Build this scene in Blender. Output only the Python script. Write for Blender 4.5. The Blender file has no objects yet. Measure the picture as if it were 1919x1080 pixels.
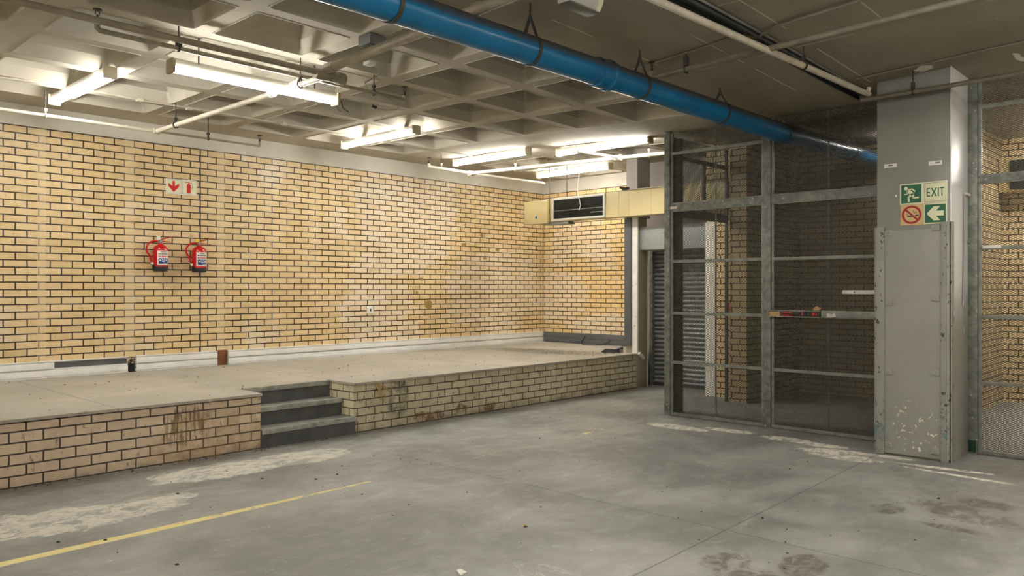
import bpy, bmesh, math, random
from mathutils import Vector, Matrix
random.seed(7)
C = bpy.context.scene.collection
R = math.radians
PI = math.pi

# ------------------------------------------------------------------ camera, world, exposure
H = 1.56                      # eye height
TH = R(43.24)                 # heading of the view, measured from the long brick wall
FPX = 1481.0
cd = bpy.data.cameras.new('camera'); cam = bpy.data.objects.new('camera', cd); C.objects.link(cam)
cam.location = (0, 0, H); cam.rotation_euler = (R(90), 0, TH - R(90))
cd.sensor_width = 36; cd.lens = FPX / 1919 * 36; cd.shift_y = 1 / 1919; cd.clip_start = .05
bpy.context.scene.camera = cam
w = bpy.data.worlds.new('world'); bpy.context.scene.world = w; w.use_nodes = True
w.node_tree.nodes['Background'].inputs[0].default_value = (.9, .93, 1, 1)
w.node_tree.nodes['Background'].inputs[1].default_value = .02
vs = bpy.context.scene.view_settings
vs.view_transform = 'Standard'; vs.look = 'None'; vs.gamma = 1; vs.use_curve_mapping = False
vs.exposure = 2.1
TUBE = 16.0                   # radiance of the fluorescent tubes

CT, ST = math.cos(TH), math.sin(TH)
def at(px, py, z):
    """point of the photograph's survey on the horizontal plane z"""
    d = FPX * (H - z) / (py - 541); r = (px - 960) / FPX * d
    return Vector((d * CT + r * ST, d * ST - r * CT, z))

# ------------------------------------------------------------------ mesh builder
class MB:
    def __init__(s): s.v = []; s.f = []
    def add(s, vs_, fs):
        o = len(s.v); s.v += [tuple(v) for v in vs_]; s.f += [tuple(o + i for i in f) for f in fs]; return s
    def box(s, x0, x1, y0, y1, z0, z1, b=0.0):
        if x0 > x1: x0, x1 = x1, x0
        if y0 > y1: y0, y1 = y1, y0
        if z0 > z1: z0, z1 = z1, z0
        if b <= 0:
            v = [(x0,y0,z0),(x1,y0,z0),(x1,y1,z0),(x0,y1,z0),(x0,y0,z1),(x1,y0,z1),(x1,y1,z1),(x0,y1,z1)]
            return s.add(v, [(0,3,2,1),(4,5,6,7),(0,1,5,4),(1,2,6,5),(2,3,7,6),(3,0,4,7)])
        bm = bmesh.new(); bmesh.ops.create_cube(bm, size=1)
        for q in bm.verts: q.co = ((x0+x1)/2+q.co.x*(x1-x0), (y0+y1)/2+q.co.y*(y1-y0), (z0+z1)/2+q.co.z*(z1-z0))
        bmesh.ops.bevel(bm, geom=bm.edges[:], offset=b, segments=2, profile=.6, affect='EDGES')
        s.bm(bm); return s
    def bm(s, bm, M=None):
        bm.verts.index_update()
        s.add([(M @ q.co if M else q.co) for q in bm.verts], [[q.index for q in f.verts] for f in bm.faces]); bm.free(); return s
    def tube(s, pts, r, n=12, caps=True):
        pts = [Vector(p) for p in pts]; rs = r if isinstance(r, (list, tuple)) else [r]*len(pts)
        rings = []; up = None
        for i, p in enumerate(pts):
            a = pts[max(i-1,0)]; b = pts[min(i+1,len(pts)-1)]; t = (b-a).normalized()
            if up is None:
                up = Vector((0,0,1)) if abs(t.z) < .9 else Vector((1,0,0))
            e1 = (up - t*up.dot(t)); 
            if e1.length < 1e-5: e1 = t.orthogonal()
            e1.normalize(); up = e1; e2 = t.cross(e1)
            rings.append([p + (e1*math.cos(2*PI*k/n) + e2*math.sin(2*PI*k/n))*rs[i] for k in range(n)])
        v = [q for ring in rings for q in ring]; f = []
        for i in range(len(pts)-1):
            for k in range(n):
                k2 = (k+1) % n
                f.append((i*n+k, i*n+k2, (i+1)*n+k2, (i+1)*n+k))
        if caps: f.append(tuple(range(n))[::-1]); f.append(tuple((len(pts)-1)*n+k for k in range(n)))
        return s.add(v, f)
    def lathe(s, prof, c=(0,0,0), n=24, axis='z'):
        c = Vector(c); v = []; f = []
        for (r, h) in prof:
            for k in range(n):
                a = 2*PI*k/n; x, y = r*math.cos(a), r*math.sin(a)
                p = Vector((x,y,h)) if axis == 'z' else (Vector((h,x,y)) if axis == 'x' else Vector((x,h,y)))
                v.append(c+p)
        m = len(prof)
        for i in range(m-1):
            for k in range(n):
                k2 = (k+1)%n; f.append((i*n+k, i*n+k2, (i+1)*n+k2, (i+1)*n+k))
        f.append(tuple(range(n))[::-1]); f.append(tuple((m-1)*n+k for k in range(n)))
        return s.add(v, f)
    def quad(s, a, b, c, d): return s.add([a,b,c,d], [(0,1,2,3)])
    def prism(s, poly, fn, d0, d1):
        """poly (u,v) counter-clockwise; fn(u,v,d) -> xyz"""
        n = len(poly); v = [fn(u,w_,d0) for u,w_ in poly] + [fn(u,w_,d1) for u,w_ in poly]
        f = [tuple(range(n)), tuple(range(2*n-1,n-1,-1))] + [(i, n+i, n+(i+1)%n, (i+1)%n) for i in range(n)]
        return s.add(v, f)
    def build(s, name, m, parent=None, smooth=True, rel=True, ang=32):
        me = bpy.data.meshes.new(name)
        off = Vector((0,0,0))
        if parent is not None and rel:
            q = parent
            while q is not None: off += Vector(q.location); q = q.parent
        loc = Vector((0,0,0))
        v = [Vector(q)-off for q in s.v]
        if parent is None and rel and v:
            lo = [min(q[i] for q in v) for i in range(3)]; hi = [max(q[i] for q in v) for i in range(3)]
            loc = Vector(((lo[0]+hi[0])/2, (lo[1]+hi[1])/2, lo[2])); v = [q-loc for q in v]
        me.from_pydata(v, [], s.f); me.validate()
        b = bmesh.new(); b.from_mesh(me); bmesh.ops.recalc_face_normals(b, faces=b.faces[:]); b.to_mesh(me); b.free()
        if smooth:
            for p in me.polygons: p.use_smooth = True
            me.set_sharp_from_angle(angle=R(ang))
        me.materials.append(m)
        o = bpy.data.objects.new(name, me); o.location = loc; C.objects.link(o); o.parent = parent
        return o
def tag(o, label=None, cat=None, group=None, kind=None):
    if label: o['label'] = label
    if cat: o['category'] = cat
    if group: o['group'] = group
    if kind: o['kind'] = kind
    return o
def empty(name, loc, label, cat, group=None, rz=0):
    o = bpy.data.objects.new(name, None); o.location = loc; o.rotation_euler = (0,0,rz); o.empty_display_size = .1
    C.objects.link(o); return tag(o, label, cat, group)
def struct(o): o['kind'] = 'structure'; return o
def kids(o): return [c for c in bpy.data.objects if c.parent == o]
def dup(o, loc=None, rz=None, label=None, group=None, parent=None):
    c = o.copy(); C.objects.link(c)
    if parent is not None: c.parent = parent
    if loc is not None: c.location = loc
    if rz is not None: c.rotation_euler = (0,0,rz)
    if label: c['label'] = label
    if group: c['group'] = group
    for k in kids(o): dup(k, parent=c)
    return c

# ------------------------------------------------------------------ node helpers
def srgb(r, g, b):
    f = lambda c: (c/255)/12.92 if c/255 <= .04045 else (((c/255)+.055)/1.055)**2.4
    return (f(r), f(g), f(b), 1)
class NT:
    def __init__(s, name):
        s.m = bpy.data.materials.new(name); s.m.use_nodes = True; s.t = s.m.node_tree
        s.b = s.t.nodes['Principled BSDF']
    def n(s, ty, **k):
        q = s.t.nodes.new(ty)
        for a, b in k.items(): setattr(q, a, b)
        return q
    def set(s, sock, val):
        if hasattr(val, 'is_output') or isinstance(val, bpy.types.NodeSocket): s.t.links.new(val, sock)
        elif val is not None: sock.default_value = val
    def pos(s): return s.n('ShaderNodeNewGeometry').outputs['Position']
    def obj(s): return s.n('ShaderNodeTexCoord').outputs['Object']
    def nor(s): return s.n('ShaderNodeNewGeometry').outputs['True Normal']
    def sep(s, v):
        q = s.n('ShaderNodeSeparateXYZ'); s.set(q.inputs[0], v); return q.outputs
    def comb(s, x, y, z=0.0):
        q = s.n('ShaderNodeCombineXYZ'); s.set(q.inputs[0], x); s.set(q.inputs[1], y); s.set(q.inputs[2], z); return q.outputs[0]
    def math(s, op, a, b=None, c=None, clamp=False):
        q = s.n('ShaderNodeMath', operation=op, use_clamp=clamp); s.set(q.inputs[0], a)
        if b is not None: s.set(q.inputs[1], b)
        if c is not None: s.set(q.inputs[2], c)
        return q.outputs[0]
    def noise(s, v, scale, detail=4.0, rough=.55, dist=0.0, col=False):
        q = s.n('ShaderNodeTexNoise'); s.set(q.inputs['Vector'], v); q.inputs['Scale'].default_value = scale
        q.inputs['Detail'].default_value = detail; q.inputs['Roughness'].default_value = rough; q.inputs['Distortion'].default_value = dist
        return q.outputs['Color' if col else 'Fac']
    def vmap(s, v, sc=(1,1,1), lo=(0,0,0), rot=(0,0,0)):
        q = s.n('ShaderNodeMapping'); s.set(q.inputs[0], v); q.inputs['Location'].default_value = lo
        q.inputs['Rotation'].default_value = rot; q.inputs['Scale'].default_value = sc; return q.outputs[0]
    def ramp(s, f, a, b, lo=0.0, hi=1.0):
        q = s.n('ShaderNodeMapRange', interpolation_type='SMOOTHSTEP'); s.set(q.inputs[0], f)
        q.inputs[1].default_value = a; q.inputs[2].default_value = b; q.inputs[3].default_value = lo; q.inputs[4].default_value = hi
        return q.outputs[0]
    def mix(s, f, a, b, mode='MIX'):
        q = s.n('ShaderNodeMix', data_type='RGBA', blend_type=mode); s.set(q.inputs[0], f)
        s.set(q.inputs[6], a); s.set(q.inputs[7], b); return q.outputs[2]
    def bump(s, h, st=.3, d=.01):
        q = s.n('ShaderNodeBump'); q.inputs['Strength'].default_value = st; q.inputs['Distance'].default_value = d
        s.set(q.inputs['Height'], h); s.t.links.new(q.outputs[0], s.b.inputs['Normal'])
    def out(s, col, rough=.6, metal=0.0, spec=None):
        s.set(s.b.inputs['Base Color'], col); s.set(s.b.inputs['Roughness'], rough); s.set(s.b.inputs['Metallic'], metal)
        if spec is not None: s.b.inputs['Specular IOR Level'].default_value = spec
        return s.m
    def blob(s, x, y, cx, cy, rx, ry, ang=0.0, wob=None, soft=.35, amp=.7):
        """soft irregular patch mask at a place of the surface"""
        ca, sa = math.cos(ang), math.sin(ang)
        dx = s.math('SUBTRACT', x, cx); dy = s.math('SUBTRACT', y, cy)
        u = s.math('DIVIDE', s.math('ADD', s.math('MULTIPLY', dx, ca), s.math('MULTIPLY', dy, sa)), rx)
        v = s.math('DIVIDE', s.math('SUBTRACT', s.math('MULTIPLY', dy, ca), s.math('MULTIPLY', dx, sa)), ry)
        d = s.math('ADD', s.math('MULTIPLY', u, u), s.math('MULTIPLY', v, v))
        if wob is not None: d = s.math('ADD', d, s.math('MULTIPLY', s.math('SUBTRACT', wob, .5), amp*4))
        return s.ramp(d, 1-soft, 1+soft, 1.0, 0.0)
    def addm(s, a, b): return s.math('MAXIMUM', a, b)

def paint(name, c1, c2=None, rough=.5, metal=0.0, scale=3.0, bump=.1, spots=None, sscale=25, sthr=.68, spec=None, sp2=None):
    t = NT(name); v = t.obj(); c2 = c2 or tuple(x*.8 for x in c1[:3])+(1,)
    col = t.mix(t.ramp(t.noise(v, scale, 5), .35, .68), c1, c2)
    if spots: col = t.mix(t.ramp(t.noise(v, sscale, 3, .6), sthr, sthr+.03), col, spots)
    if sp2: col = t.mix(t.ramp(t.noise(t.vmap(v, lo=(9,3,1)), sscale*.7, 3, .65), sthr-.01, sthr+.03), col, sp2)
    if bump: t.bump(t.noise(v, scale*8, 4), bump, .004)
    return t.out(col, rough, metal, spec)

def brick(name, L, h, u0, z0, c1, c2, mort, phase2=None, sign=1, dirt=.0, rough=.5, extra=None, uaxis=None, mw=.0074, pale=None):
    t = NT(name); P = t.pos(); x, y, z = t.sep(P); N = t.sep(t.nor())
    if uaxis == 'x': u = x
    elif uaxis == 'y': u = y
    else:
        k = t.math('GREATER_THAN', t.math('ABSOLUTE', N[0]), .5)
        u = t.math('ADD', t.math('MULTIPLY', k, y), t.math('MULTIPLY', t.math('SUBTRACT', 1.0, k), x))
    uu = t.math('MULTIPLY', u, float(sign)); uu = t.math('ADD', uu, 40*L - sign*u0)
    if phase2:                                     # (x of the movement joint, shift after it)
        k = t.math('GREATER_THAN', u, phase2[0]); uu = t.math('ADD', uu, t.math('MULTIPLY', k, phase2[1]))
    v = t.math('ADD', z, 60*h - z0)
    wob = t.noise(t.vmap(P, (1,1,1)), 6.0, 2)
    uu = t.math('ADD', uu, t.math('MULTIPLY', t.math('SUBTRACT', t.noise(P, 9.0, 1), .5), .006))
    v = t.math('ADD', v, t.math('MULTIPLY', t.math('SUBTRACT', wob, .5), .005))
    q = t.n('ShaderNodeTexBrick'); q.offset = .5; q.offset_frequency = 2; q.squash = 1; q.squash_frequency = 2
    t.set(q.inputs['Vector'], t.comb(uu, v, 0.0))
    q.inputs['Scale'].default_value = 1; q.inputs['Brick Width'].default_value = L; q.inputs['Row Height'].default_value = h
    q.inputs['Mortar Size'].default_value = mw; q.inputs['Mortar Smooth'].default_value = .08; q.inputs['Bias'].default_value = 0
    q.inputs['Color1'].default_value = (0,0,0,1); q.inputs['Color2'].default_value = (1,1,1,1); q.inputs['Mortar'].default_value = (.5,.5,.5,1)
    tint = t.sep(q.outputs['Color'])[0]; f = q.outputs['Fac']
    col = t.mix(tint, c1, c2)
    col = t.mix(t.ramp(t.noise(P, 14.0, 5, .6), .35, .75, 0, .35), col, tuple(a*.72 for a in c1[:3])+(1,))
    if pale:
        big = t.noise(P, .7, 4, .6)
        ps = t.ramp(big, .50, .66)
        for b_ in (pale[1] if len(pale) > 1 else []): ps = t.addm(ps, t.blob(u, z, *b_, wob=t.noise(P, 1.4, 4), amp=.5))
        hash_ = t.math('ADD', ps, t.math('MULTIPLY', t.math('SUBTRACT', tint, .5), .7))
        col = t.mix(t.ramp(hash_, .35, 1.1, 0, .75), col, pale[0])
    if dirt:
        col = t.mix(t.ramp(t.noise(P, 2.5, 6, .65), .5, .78, 0, dirt), col, (.10,.075,.04,1))
        col = t.mix(t.ramp(t.noise(t.vmap(P, (1,1,.6)), 22, 4, .7), .62, .68, 0, min(1, dirt*2)), col, (.06,.045,.03,1))
    col = t.mix(f, col, mort)
    if extra: col = extra(t, col, x, y, z, P)
    inv = t.math('SUBTRACT', 1.0, f)
    t.bump(t.math('ADD', inv, t.math('MULTIPLY', t.noise(P, 60, 3), .12)), .7, .006)
    return t.out(col, rough)

# ------------------------------------------------------------------ colours of the place
WA_Y, WB_X, ZTOP = 10.05, 11.576, 3.38
yb1, yb2 = (.66,.485,.245,1), (.74,.565,.32,1)
mortar = (.028,.014,.006,1)
def ext_a(t, col, x, y, z, P):
    # movement joint, pale vertical stripes where something was removed, chips
    j = t.ramp(t.math('ABSOLUTE', t.math('SUBTRACT', x, 4.737)), .006, .011, 1, 0)
    bands = None
    for cx, hw in ((2.88,.045), (3.845,.06), (5.02,.055)):
        b = t.ramp(t.math('ABSOLUTE', t.math('SUBTRACT', x, cx)), hw*.7, hw*1.3, 1, 0)
        bands = b if bands is None else t.addm(bands, b)
    col = t.mix(t.math('MULTIPLY', bands, .38), col, (.74,.60,.40,1))
    ch = t.blob(x, z, 8.66, 1.29, .085, .075, 0, wob=t.noise(P, 12, 3), soft=.15, amp=.5)
    for c in ((10.3,2.27,.05,.03),(8.5,1.72,.05,.03),(9.45,2.33,.05,.025),(8.4,1.5,.03,.03),(9.9,2.5,.05,.03),(9.98,2.1,.06,.02),(3.2,2.6,.02,.02)):
        ch = t.addm(ch, t.blob(x, z, *c, wob=t.noise(P, 20, 3), soft=.2, amp=.9))
    col = t.mix(ch, col, (.32,.20,.06,1))
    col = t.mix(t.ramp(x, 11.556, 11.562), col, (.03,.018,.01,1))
    return t.mix(t.math('MULTIPLY', j, .9), col, (.02,.012,.008,1))
M = {}
M['wall_a'] = brick('yellow_face_brick', .2335, .0833, 2.502, ZTOP, yb1, yb2, mortar, phase2=(4.737, .2335-.054+.054), dirt=.18,
    extra=ext_a, uaxis='x', pale=((.72,.61,.45,1), [(8.3,2.7,1.1,.9,0),(7.6,1.3,.7,.9,0),(10.3,1.5,1.2,.8,0)]))
M['wall_b'] = brick('yellow_face_brick_short_wall', .2255, .0833, 9.681, ZTOP, (.72,.52,.25,1), (.80,.57,.27,1), mortar, dirt=.12, uaxis='y', sign=-1,
    pale=((.74,.62,.45,1), [(9.8,1.4,.9,.5,0),(8.6,.9,.8,.25,0),(8.45,1.95,.18,.05,0)]))
def ext_p(t, col, x, y, z, P):
    s = t.math('MULTIPLY', t.blob(x, z, 3.2, .32, .22, .17, 0, wob=t.noise(P, 4, 4), amp=.5, soft=.5), t.ramp(t.noise(t.vmap(P,(1,1,.16)), 42, 3, .6), .50, .58))
    col = t.mix(t.math('MULTIPLY', s, .75), col, (.06,.03,.018,1))
    b = t.blob(x, z, 3.5, .15, .55, .3, 0, wob=t.noise(P, 3, 4), amp=.8)
    col = t.mix(t.math('MULTIPLY', t.math('MULTIPLY', b, t.ramp(t.noise(P, 6, 6, .7), .35, .6)), .5), col, (.30,.19,.06,1))
    m = t.blob(x, z, 5.62, .33, .15, .24, 0, wob=t.noise(P, 5, 4), amp=.8)
    col = t.mix(t.math('MULTIPLY', t.math('MULTIPLY', m, t.ramp(t.noise(P, 7, 6, .7), .3, .6)), .7), col, (.06,.05,.035,1))
    rr = None
    for c in ((6.08,.06,.24,.06),(6.62,.09,.12,.05),(7.1,.06,.12,.06)):
        q = t.blob(x, z, *c, wob=t.noise(P, 9, 4), amp=.8, soft=.3); rr = q if rr is None else t.addm(rr, q)
    col = t.mix(t.math('MULTIPLY', t.math('MULTIPLY', rr, t.ramp(t.noise(P, 14, 6, .7), .35, .6, .2, 1)), .85), col, (.13,.045,.012,1))
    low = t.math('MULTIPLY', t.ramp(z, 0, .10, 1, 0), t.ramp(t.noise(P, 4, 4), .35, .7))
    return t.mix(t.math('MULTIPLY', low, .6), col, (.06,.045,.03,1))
M['plat_l'] = brick('grimy_brick_left', .2395, .0867, 1.917, .4376-.0867, (.58,.46,.33,1), (.68,.55,.40,1), (.05,.04,.03,1), dirt=.3, extra=ext_p, mw=.0065)
M['plat_r'] = brick('grimy_brick_right', .2305, .0867, 7.962, .4376-.0867, (.54,.48,.33,1), (.66,.60,.43,1), (.055,.045,.028,1), dirt=.4, extra=ext_p, mw=.006)
M['brick_store_shade'] = brick('shaded_store_brick', .2305, .0833, .05, ZTOP, (.40,.30,.15,1), (.46,.35,.19,1), mortar, dirt=.3)  # darker copy of the face brick; the stores' dimness is put into its colour
M['brick_in'] = brick('yellow_face_brick_inside', .2305, .0833, .05, ZTOP, (.74,.56,.30,1), (.80,.63,.37,1), mortar, dirt=.15)

# floor
t = NT('worn_grey_concrete_floor'); P = t.pos(); x, y, z = t.sep(P)
n1 = t.noise(P, .9, 6, .6, .4); n2 = t.noise(t.vmap(P,(1,1.8,1)), 3.5, 6, .6, .6); n3 = t.noise(P, 11, 5, .65)
fcol = t.mix(t.ramp(n1, .35, .68), (.175,.174,.160,1), (.305,.303,.280,1))
fcol = t.mix(t.ramp(n2, .52, .72, 0, .45), fcol, (.36,.352,.32,1))
fcol = t.mix(t.ramp(n3, .58, .8, 0, .35), fcol, (.13,.125,.11,1))
wob = t.noise(t.vmap(P,(1,1.6,1)), 2.3, 9, .68, 1.2); wobf = t.noise(P, 5, 8, .7, 1.0); brk = t.noise(t.vmap(P,(1,1.5,1),lo=(4,2,0)), 5.5, 9, .72, 1.5)
def patches(col, L, c, amt, wb, amp=.6, soft=.25):
    m = None
    for p in L:
        q = t.blob(x, y, *p, wob=wb, amp=amp, soft=soft); m = q if m is None else t.addm(m, q)
    m = t.math('MULTIPLY', m, t.ramp(brk, .40, .56, .18, 1))
    return t.mix(t.math('MULTIPLY', m, amt), col, c)
fcol = patches(fcol, [(1.75,6.6,1.0,.45,.0),(3.0,6.75,1.2,.28,0)], (.17,.13,.095,1), .45, wob, .8, .6)
fcol = patches(fcol, [(1.75,5.85,.5,.33,.1),(2.2,5.8,.5,.25,.2),(3.3,6.45,.65,.28,.0),(4.0,6.4,.45,.25,.1),(1.3,6.0,.5,.3,0)], (.60,.565,.48,1), .8, wob, .75, .12)
fcol = patches(fcol, [(2.55,6.1,.35,.12,.2),(3.75,6.2,.35,.07,.4)], (.17,.155,.125,1), .6, wobf, .7, .2)
fcol = patches(fcol, [(6.9,5.4,.8,.45,0),(5.9,5.3,.7,.35,0),(8.2,6.3,1.2,.5,0)], (.36,.335,.29,1), .4, wob, .8, .4)
fcol = patches(fcol, [(7.75,4.75,.14,.36,.0),(7.9,3.5,.12,.3,0),(7.95,4.2,.1,.3,.1)], (.74,.70,.60,1), .9, wobf, .7, .25)
fcol = patches(fcol, [(7.42,2.75,.13,.3,.0),(7.6,2.95,.12,.3,.3),(7.72,2.45,.06,.22,0),(7.85,3.15,.1,.25,0),(7.55,1.95,.05,.42,.1),(7.35,1.8,.04,.45,-.1)], (.78,.73,.63,1), .95, wobf, 1.0, .2)
fcol = patches(fcol, [(6.15,1.5,.2,.33,-.45),(6.5,1.42,.13,.16,0),(5.7,1.45,.06,.18,0),(6.0,1.25,.05,.35,.1),(4.12,2.2,.17,.12,0),(3.95,1.9,.22,.25,.3),(4.35,1.85,.2,.12,0),(5.9,1.9,.15,.1,0)], (.075,.06,.045,1), .72, wobf, 1.1, .35)
fcol = patches(fcol, [(8.1,1.4,.5,.5,0),(6.6,1.3,.9,.4,0)], (.19,.165,.13,1), .35, wob, .8, .5)
# joints sawn in the slab, and small stones / dirt
for (ax, c0, drift) in ((x, 4.66, 0), (y, 2.49, .03)):
    c_ = c0
    e = t.math('SUBTRACT', ax, c_) if not drift else t.math('SUBTRACT', ax, t.math('ADD', c_, t.math('MULTIPLY', t.math('SUBTRACT', x, 4.65), drift)))
    e = t.math('ADD', e, t.math('MULTIPLY', t.math('SUBTRACT', n3, .5), .02))
    k = t.ramp(t.math('ABSOLUTE', e), .003, .009, 1, 0)
    if ax == x: k = t.math('MULTIPLY', k, t.ramp(y, 5.9, 6.0, 1, 0))
    fcol = t.mix(t.math('MULTIPLY', k, .55), fcol, (.05,.045,.038,1))
fcol = t.mix(t.ramp(t.noise(P, 34, 2, .5), .735, .76, 0, .7), fcol, (.03,.025,.02,1))
fcol = t.mix(t.ramp(t.noise(t.vmap(P, lo=(5,8,0)), 30, 2, .5), .75, .77, 0, .7), fcol, (.75,.72,.65,1))
# dirt that gathered along the foot of the platform
dd = t.math('MULTIPLY', t.ramp(t.math('ADD', y, t.math('MULTIPLY', t.math('SUBTRACT', wob, .5), .8)), 6.62, 7.02), t.ramp(wobf, .25, .6))
fcol = t.mix(t.math('MULTIPLY', dd, .6), fcol, (.08,.06,.045,1))
# worn yellow line painted on the slab
e = t.math('ABSOLUTE', t.math('SUBTRACT', t.math('ADD', y, t.math('MULTIPLY', t.math('SUBTRACT', n3, .5), .03)), t.math('ADD', 5.165, t.math('MULTIPLY', t.math('SUBTRACT', x, 1.3), .018))))
wdt = t.ramp(x, 2.2, 3.8, .043, .018)
ln = t.ramp(t.math('SUBTRACT', e, wdt), -.008, .006, 1, 0)
wear = t.math('MULTIPLY', ln, t.math('MULTIPLY', t.ramp(x, 3.86, 3.9, 1, 0), t.ramp(t.math('SUBTRACT', t.noise(P, 13, 6, .75), t.ramp(x, 1.5, 3.9, 0, .12)), .30, .40)))
far = t.math('MULTIPLY', t.ramp(t.math('SUBTRACT', e, .03), -.01, .01, 1, 0), t.math('MULTIPLY', t.ramp(x, 5.0, 5.2), t.math('MULTIPLY', t.ramp(x, 7.8, 8, 1, 0), t.ramp(t.noise(P, 3.2, 5, .7), .56, .62))))
fcol = t.mix(t.addm(wear, far), fcol, t.mix(t.ramp(n3, .4, .7), (.66,.54,.19,1), (.66,.60,.36,1)))
cr_ = t.math('MULTIPLY', t.ramp(t.math('ABSOLUTE', t.math('SUBTRACT', t.noise(P, 1.3, 6, .6, 1.0), .5)), .0012, .0035, 1, 0), t.ramp(t.noise(t.vmap(P, lo=(7,1,0)), 1.1, 3), .54, .6))
fcol = t.mix(t.math('MULTIPLY', cr_, .45), fcol, (.48,.46,.41,1))
t.bump(t.math('ADD', n3, t.math('MULTIPLY', n2, .5)), .12, .006)
M['floor'] = t.out(fcol, t.ramp(n2, .3, .7, .42, .7), 0.0, .35)

# platform top
t = NT('dusty_platform_screed'); P = t.pos(); x, y, z = t.sep(P)
a = t.noise(P, 1.2, 6, .6, .3); b = t.noise(P, 14, 5, .65)
c = t.mix(t.ramp(a, .35, .68), (.34,.315,.255,1), (.42,.385,.32,1))
c = t.mix(t.ramp(b, .6, .8, 0, .4), c, (.24,.2,.15,1))
for ax, c0 in ((x,2.6),(x,5.04),(x,7.5),(y,8.9)):
    e = t.math('ABSOLUTE', t.math('ADD', t.math('SUBTRACT', ax, c0), t.math('MULTIPLY', t.math('SUBTRACT', b, .5), .03)))
    k = t.math('MULTIPLY', t.ramp(e, .004, .014, 1, 0), t.ramp(a, .3, .6) if c0 == 8.9 else 1.0)
    c = t.mix(t.math('MULTIPLY', k, .5), c, (.14,.11,.08,1))
sp = t.noise(t.vmap(P,(1,1,1)), 26, 4, .75)
m1 = t.math('MULTIPLY', t.blob(x, y, 9.75, 8.35, .42, 1.0, .15, soft=.9), t.ramp(sp, .47, .53))
c = t.mix(t.math('MULTIPLY', m1, .9), c, (.02,.017,.014,1))
c = t.mix(t.ramp(t.noise(P, 40, 2, .5), .735, .76, 0, .8), c, (.05,.04,.03,1))
crk = t.math('MULTIPLY', t.ramp(t.math('ABSOLUTE', t.math('SUBTRACT', t.noise(t.vmap(P,(1,1,1),lo=(3,3,0)), 1.6, 7, .65, .8), .5)), .0015, .004, 1, 0), t.ramp(t.noise(t.vmap(P, lo=(7,1,0)), 2.2, 3), .52, .56))
c = t.mix(t.math('MULTIPLY', crk, .6), c, (.12,.09,.06,1))
c = t.mix(t.ramp(t.noise(t.vmap(P,(1,1,1),lo=(1,9,0)), 3.2, 7, .7, .6), .56, .7, 0, .4), c, (.27,.235,.18,1))
t.bump(b, .1, .004)
M['slab'] = t.out(c, .65)

# painted concrete ceiling
t = NT('painted_concrete_ceiling'); P = t.pos(); x, y, z = t.sep(P)
a = t.noise(P, 1.1, 6, .6, .3); b = t.noise(P, 9, 6, .65)
c = t.mix(t.ramp(a, .35, .7), (.53,.495,.415,1), (.43,.40,.33,1))
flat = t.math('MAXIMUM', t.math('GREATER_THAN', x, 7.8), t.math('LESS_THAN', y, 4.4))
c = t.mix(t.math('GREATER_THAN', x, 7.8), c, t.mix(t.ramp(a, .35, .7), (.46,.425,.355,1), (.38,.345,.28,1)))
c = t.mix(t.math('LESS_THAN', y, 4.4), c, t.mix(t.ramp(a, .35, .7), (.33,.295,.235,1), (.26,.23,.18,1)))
c = t.mix(t.ramp(b, .6, .8, 0, .3), c, (.25,.21,.16,1))
# board marks of the shuttering on the flat soffit
def seam(ax, per, off, wd, other, thr):
    f_ = t.math('ABSOLUTE', t.math('SUBTRACT', t.math('FRACT', t.math('DIVIDE', t.math('ADD', ax, off), per)), .5))
    k = t.ramp(f_, wd/per, wd/per*2.2, 1, 0)
    return t.math('MULTIPLY', k, t.ramp(t.noise(t.vmap(P, (.8,.8,1), lo=(off,3,0)), 1.6, 3), thr, thr+.06))
k1 = t.math('MULTIPLY', seam(y, .62, .13, .0035, x, .50), flat); k2 = t.math('MULTIPLY', seam(x, 1.22, .31, .003, y, .5), flat)
k3 = t.math('MULTIPLY', seam(y, .62, .13, .003, x, .2), flat); k4 = t.math('MULTIPLY', seam(x, 1.22, .31, .003, y, .2), flat)
c = t.mix(t.math('MULTIPLY', t.addm(k3,k4), .35), c, (.22,.19,.15,1))
c = t.mix(t.math('MULTIPLY', t.addm(k1,k2), .8), c, (.72,.68,.58,1))
wp = t.blob(x, y, 7.75, 2.18, .10, .07, .3, wob=t.noise(P, 14, 3), amp=1.0, soft=.2)
wp = t.addm(wp, t.blob(x, y, 8.05, 1.5, .16, .03, 0, wob=t.noise(P, 14, 3), amp=.8, soft=.2))
c = t.mix(wp, c, (.85,.82,.74,1))
t.bump(t.math('ADD', b, t.noise(P, 40, 3)), .15, .005)
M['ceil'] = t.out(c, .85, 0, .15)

M['plaster'] = paint('off_white_plaster', (.60,.57,.49,1), (.50,.47,.40,1), .6, scale=1.5)
M['greywall'] = paint('grey_plaster', (.36,.335,.31,1), (.30,.275,.25,1), .6, scale=1.2)
M['pvc'] = paint('white_trunking', (.80,.80,.77,1), (.74,.74,.70,1), .4, scale=7, bump=.0, spots=(.45,.42,.36,1), sscale=26, sthr=.74)
M['greytr'] = paint('slate_grey_trunking', (.115,.12,.125,1), (.09,.092,.095,1), .45, scale=3, bump=.03)
M['brown'] = paint('rusty_brown_patch', (.20,.08,.025,1), (.15,.055,.018,1), .8, scale=9)
M['black'] = paint('black_rubber', (.012,.012,.012,1), (.02,.02,.02,1), .5)
M['dark'] = paint('dark_void', (.02,.018,.015,1), (.035,.03,.025,1), .8)
M['step'] = paint('charcoal_step_paint', (.07,.075,.073,1), (.11,.115,.11,1), .42, scale=5, bump=.15, spots=(.32,.32,.30,1), sscale=9, sthr=.70, sp2=(.02,.02,.02,1))
M['nosing'] = paint('worn_metal_nosing', (.52,.53,.49,1), (.30,.305,.28,1), .28, .5, scale=9)
M['tread'] = paint('dusty_tread', (.20,.19,.16,1), (.14,.135,.115,1), .6, scale=6)
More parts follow.
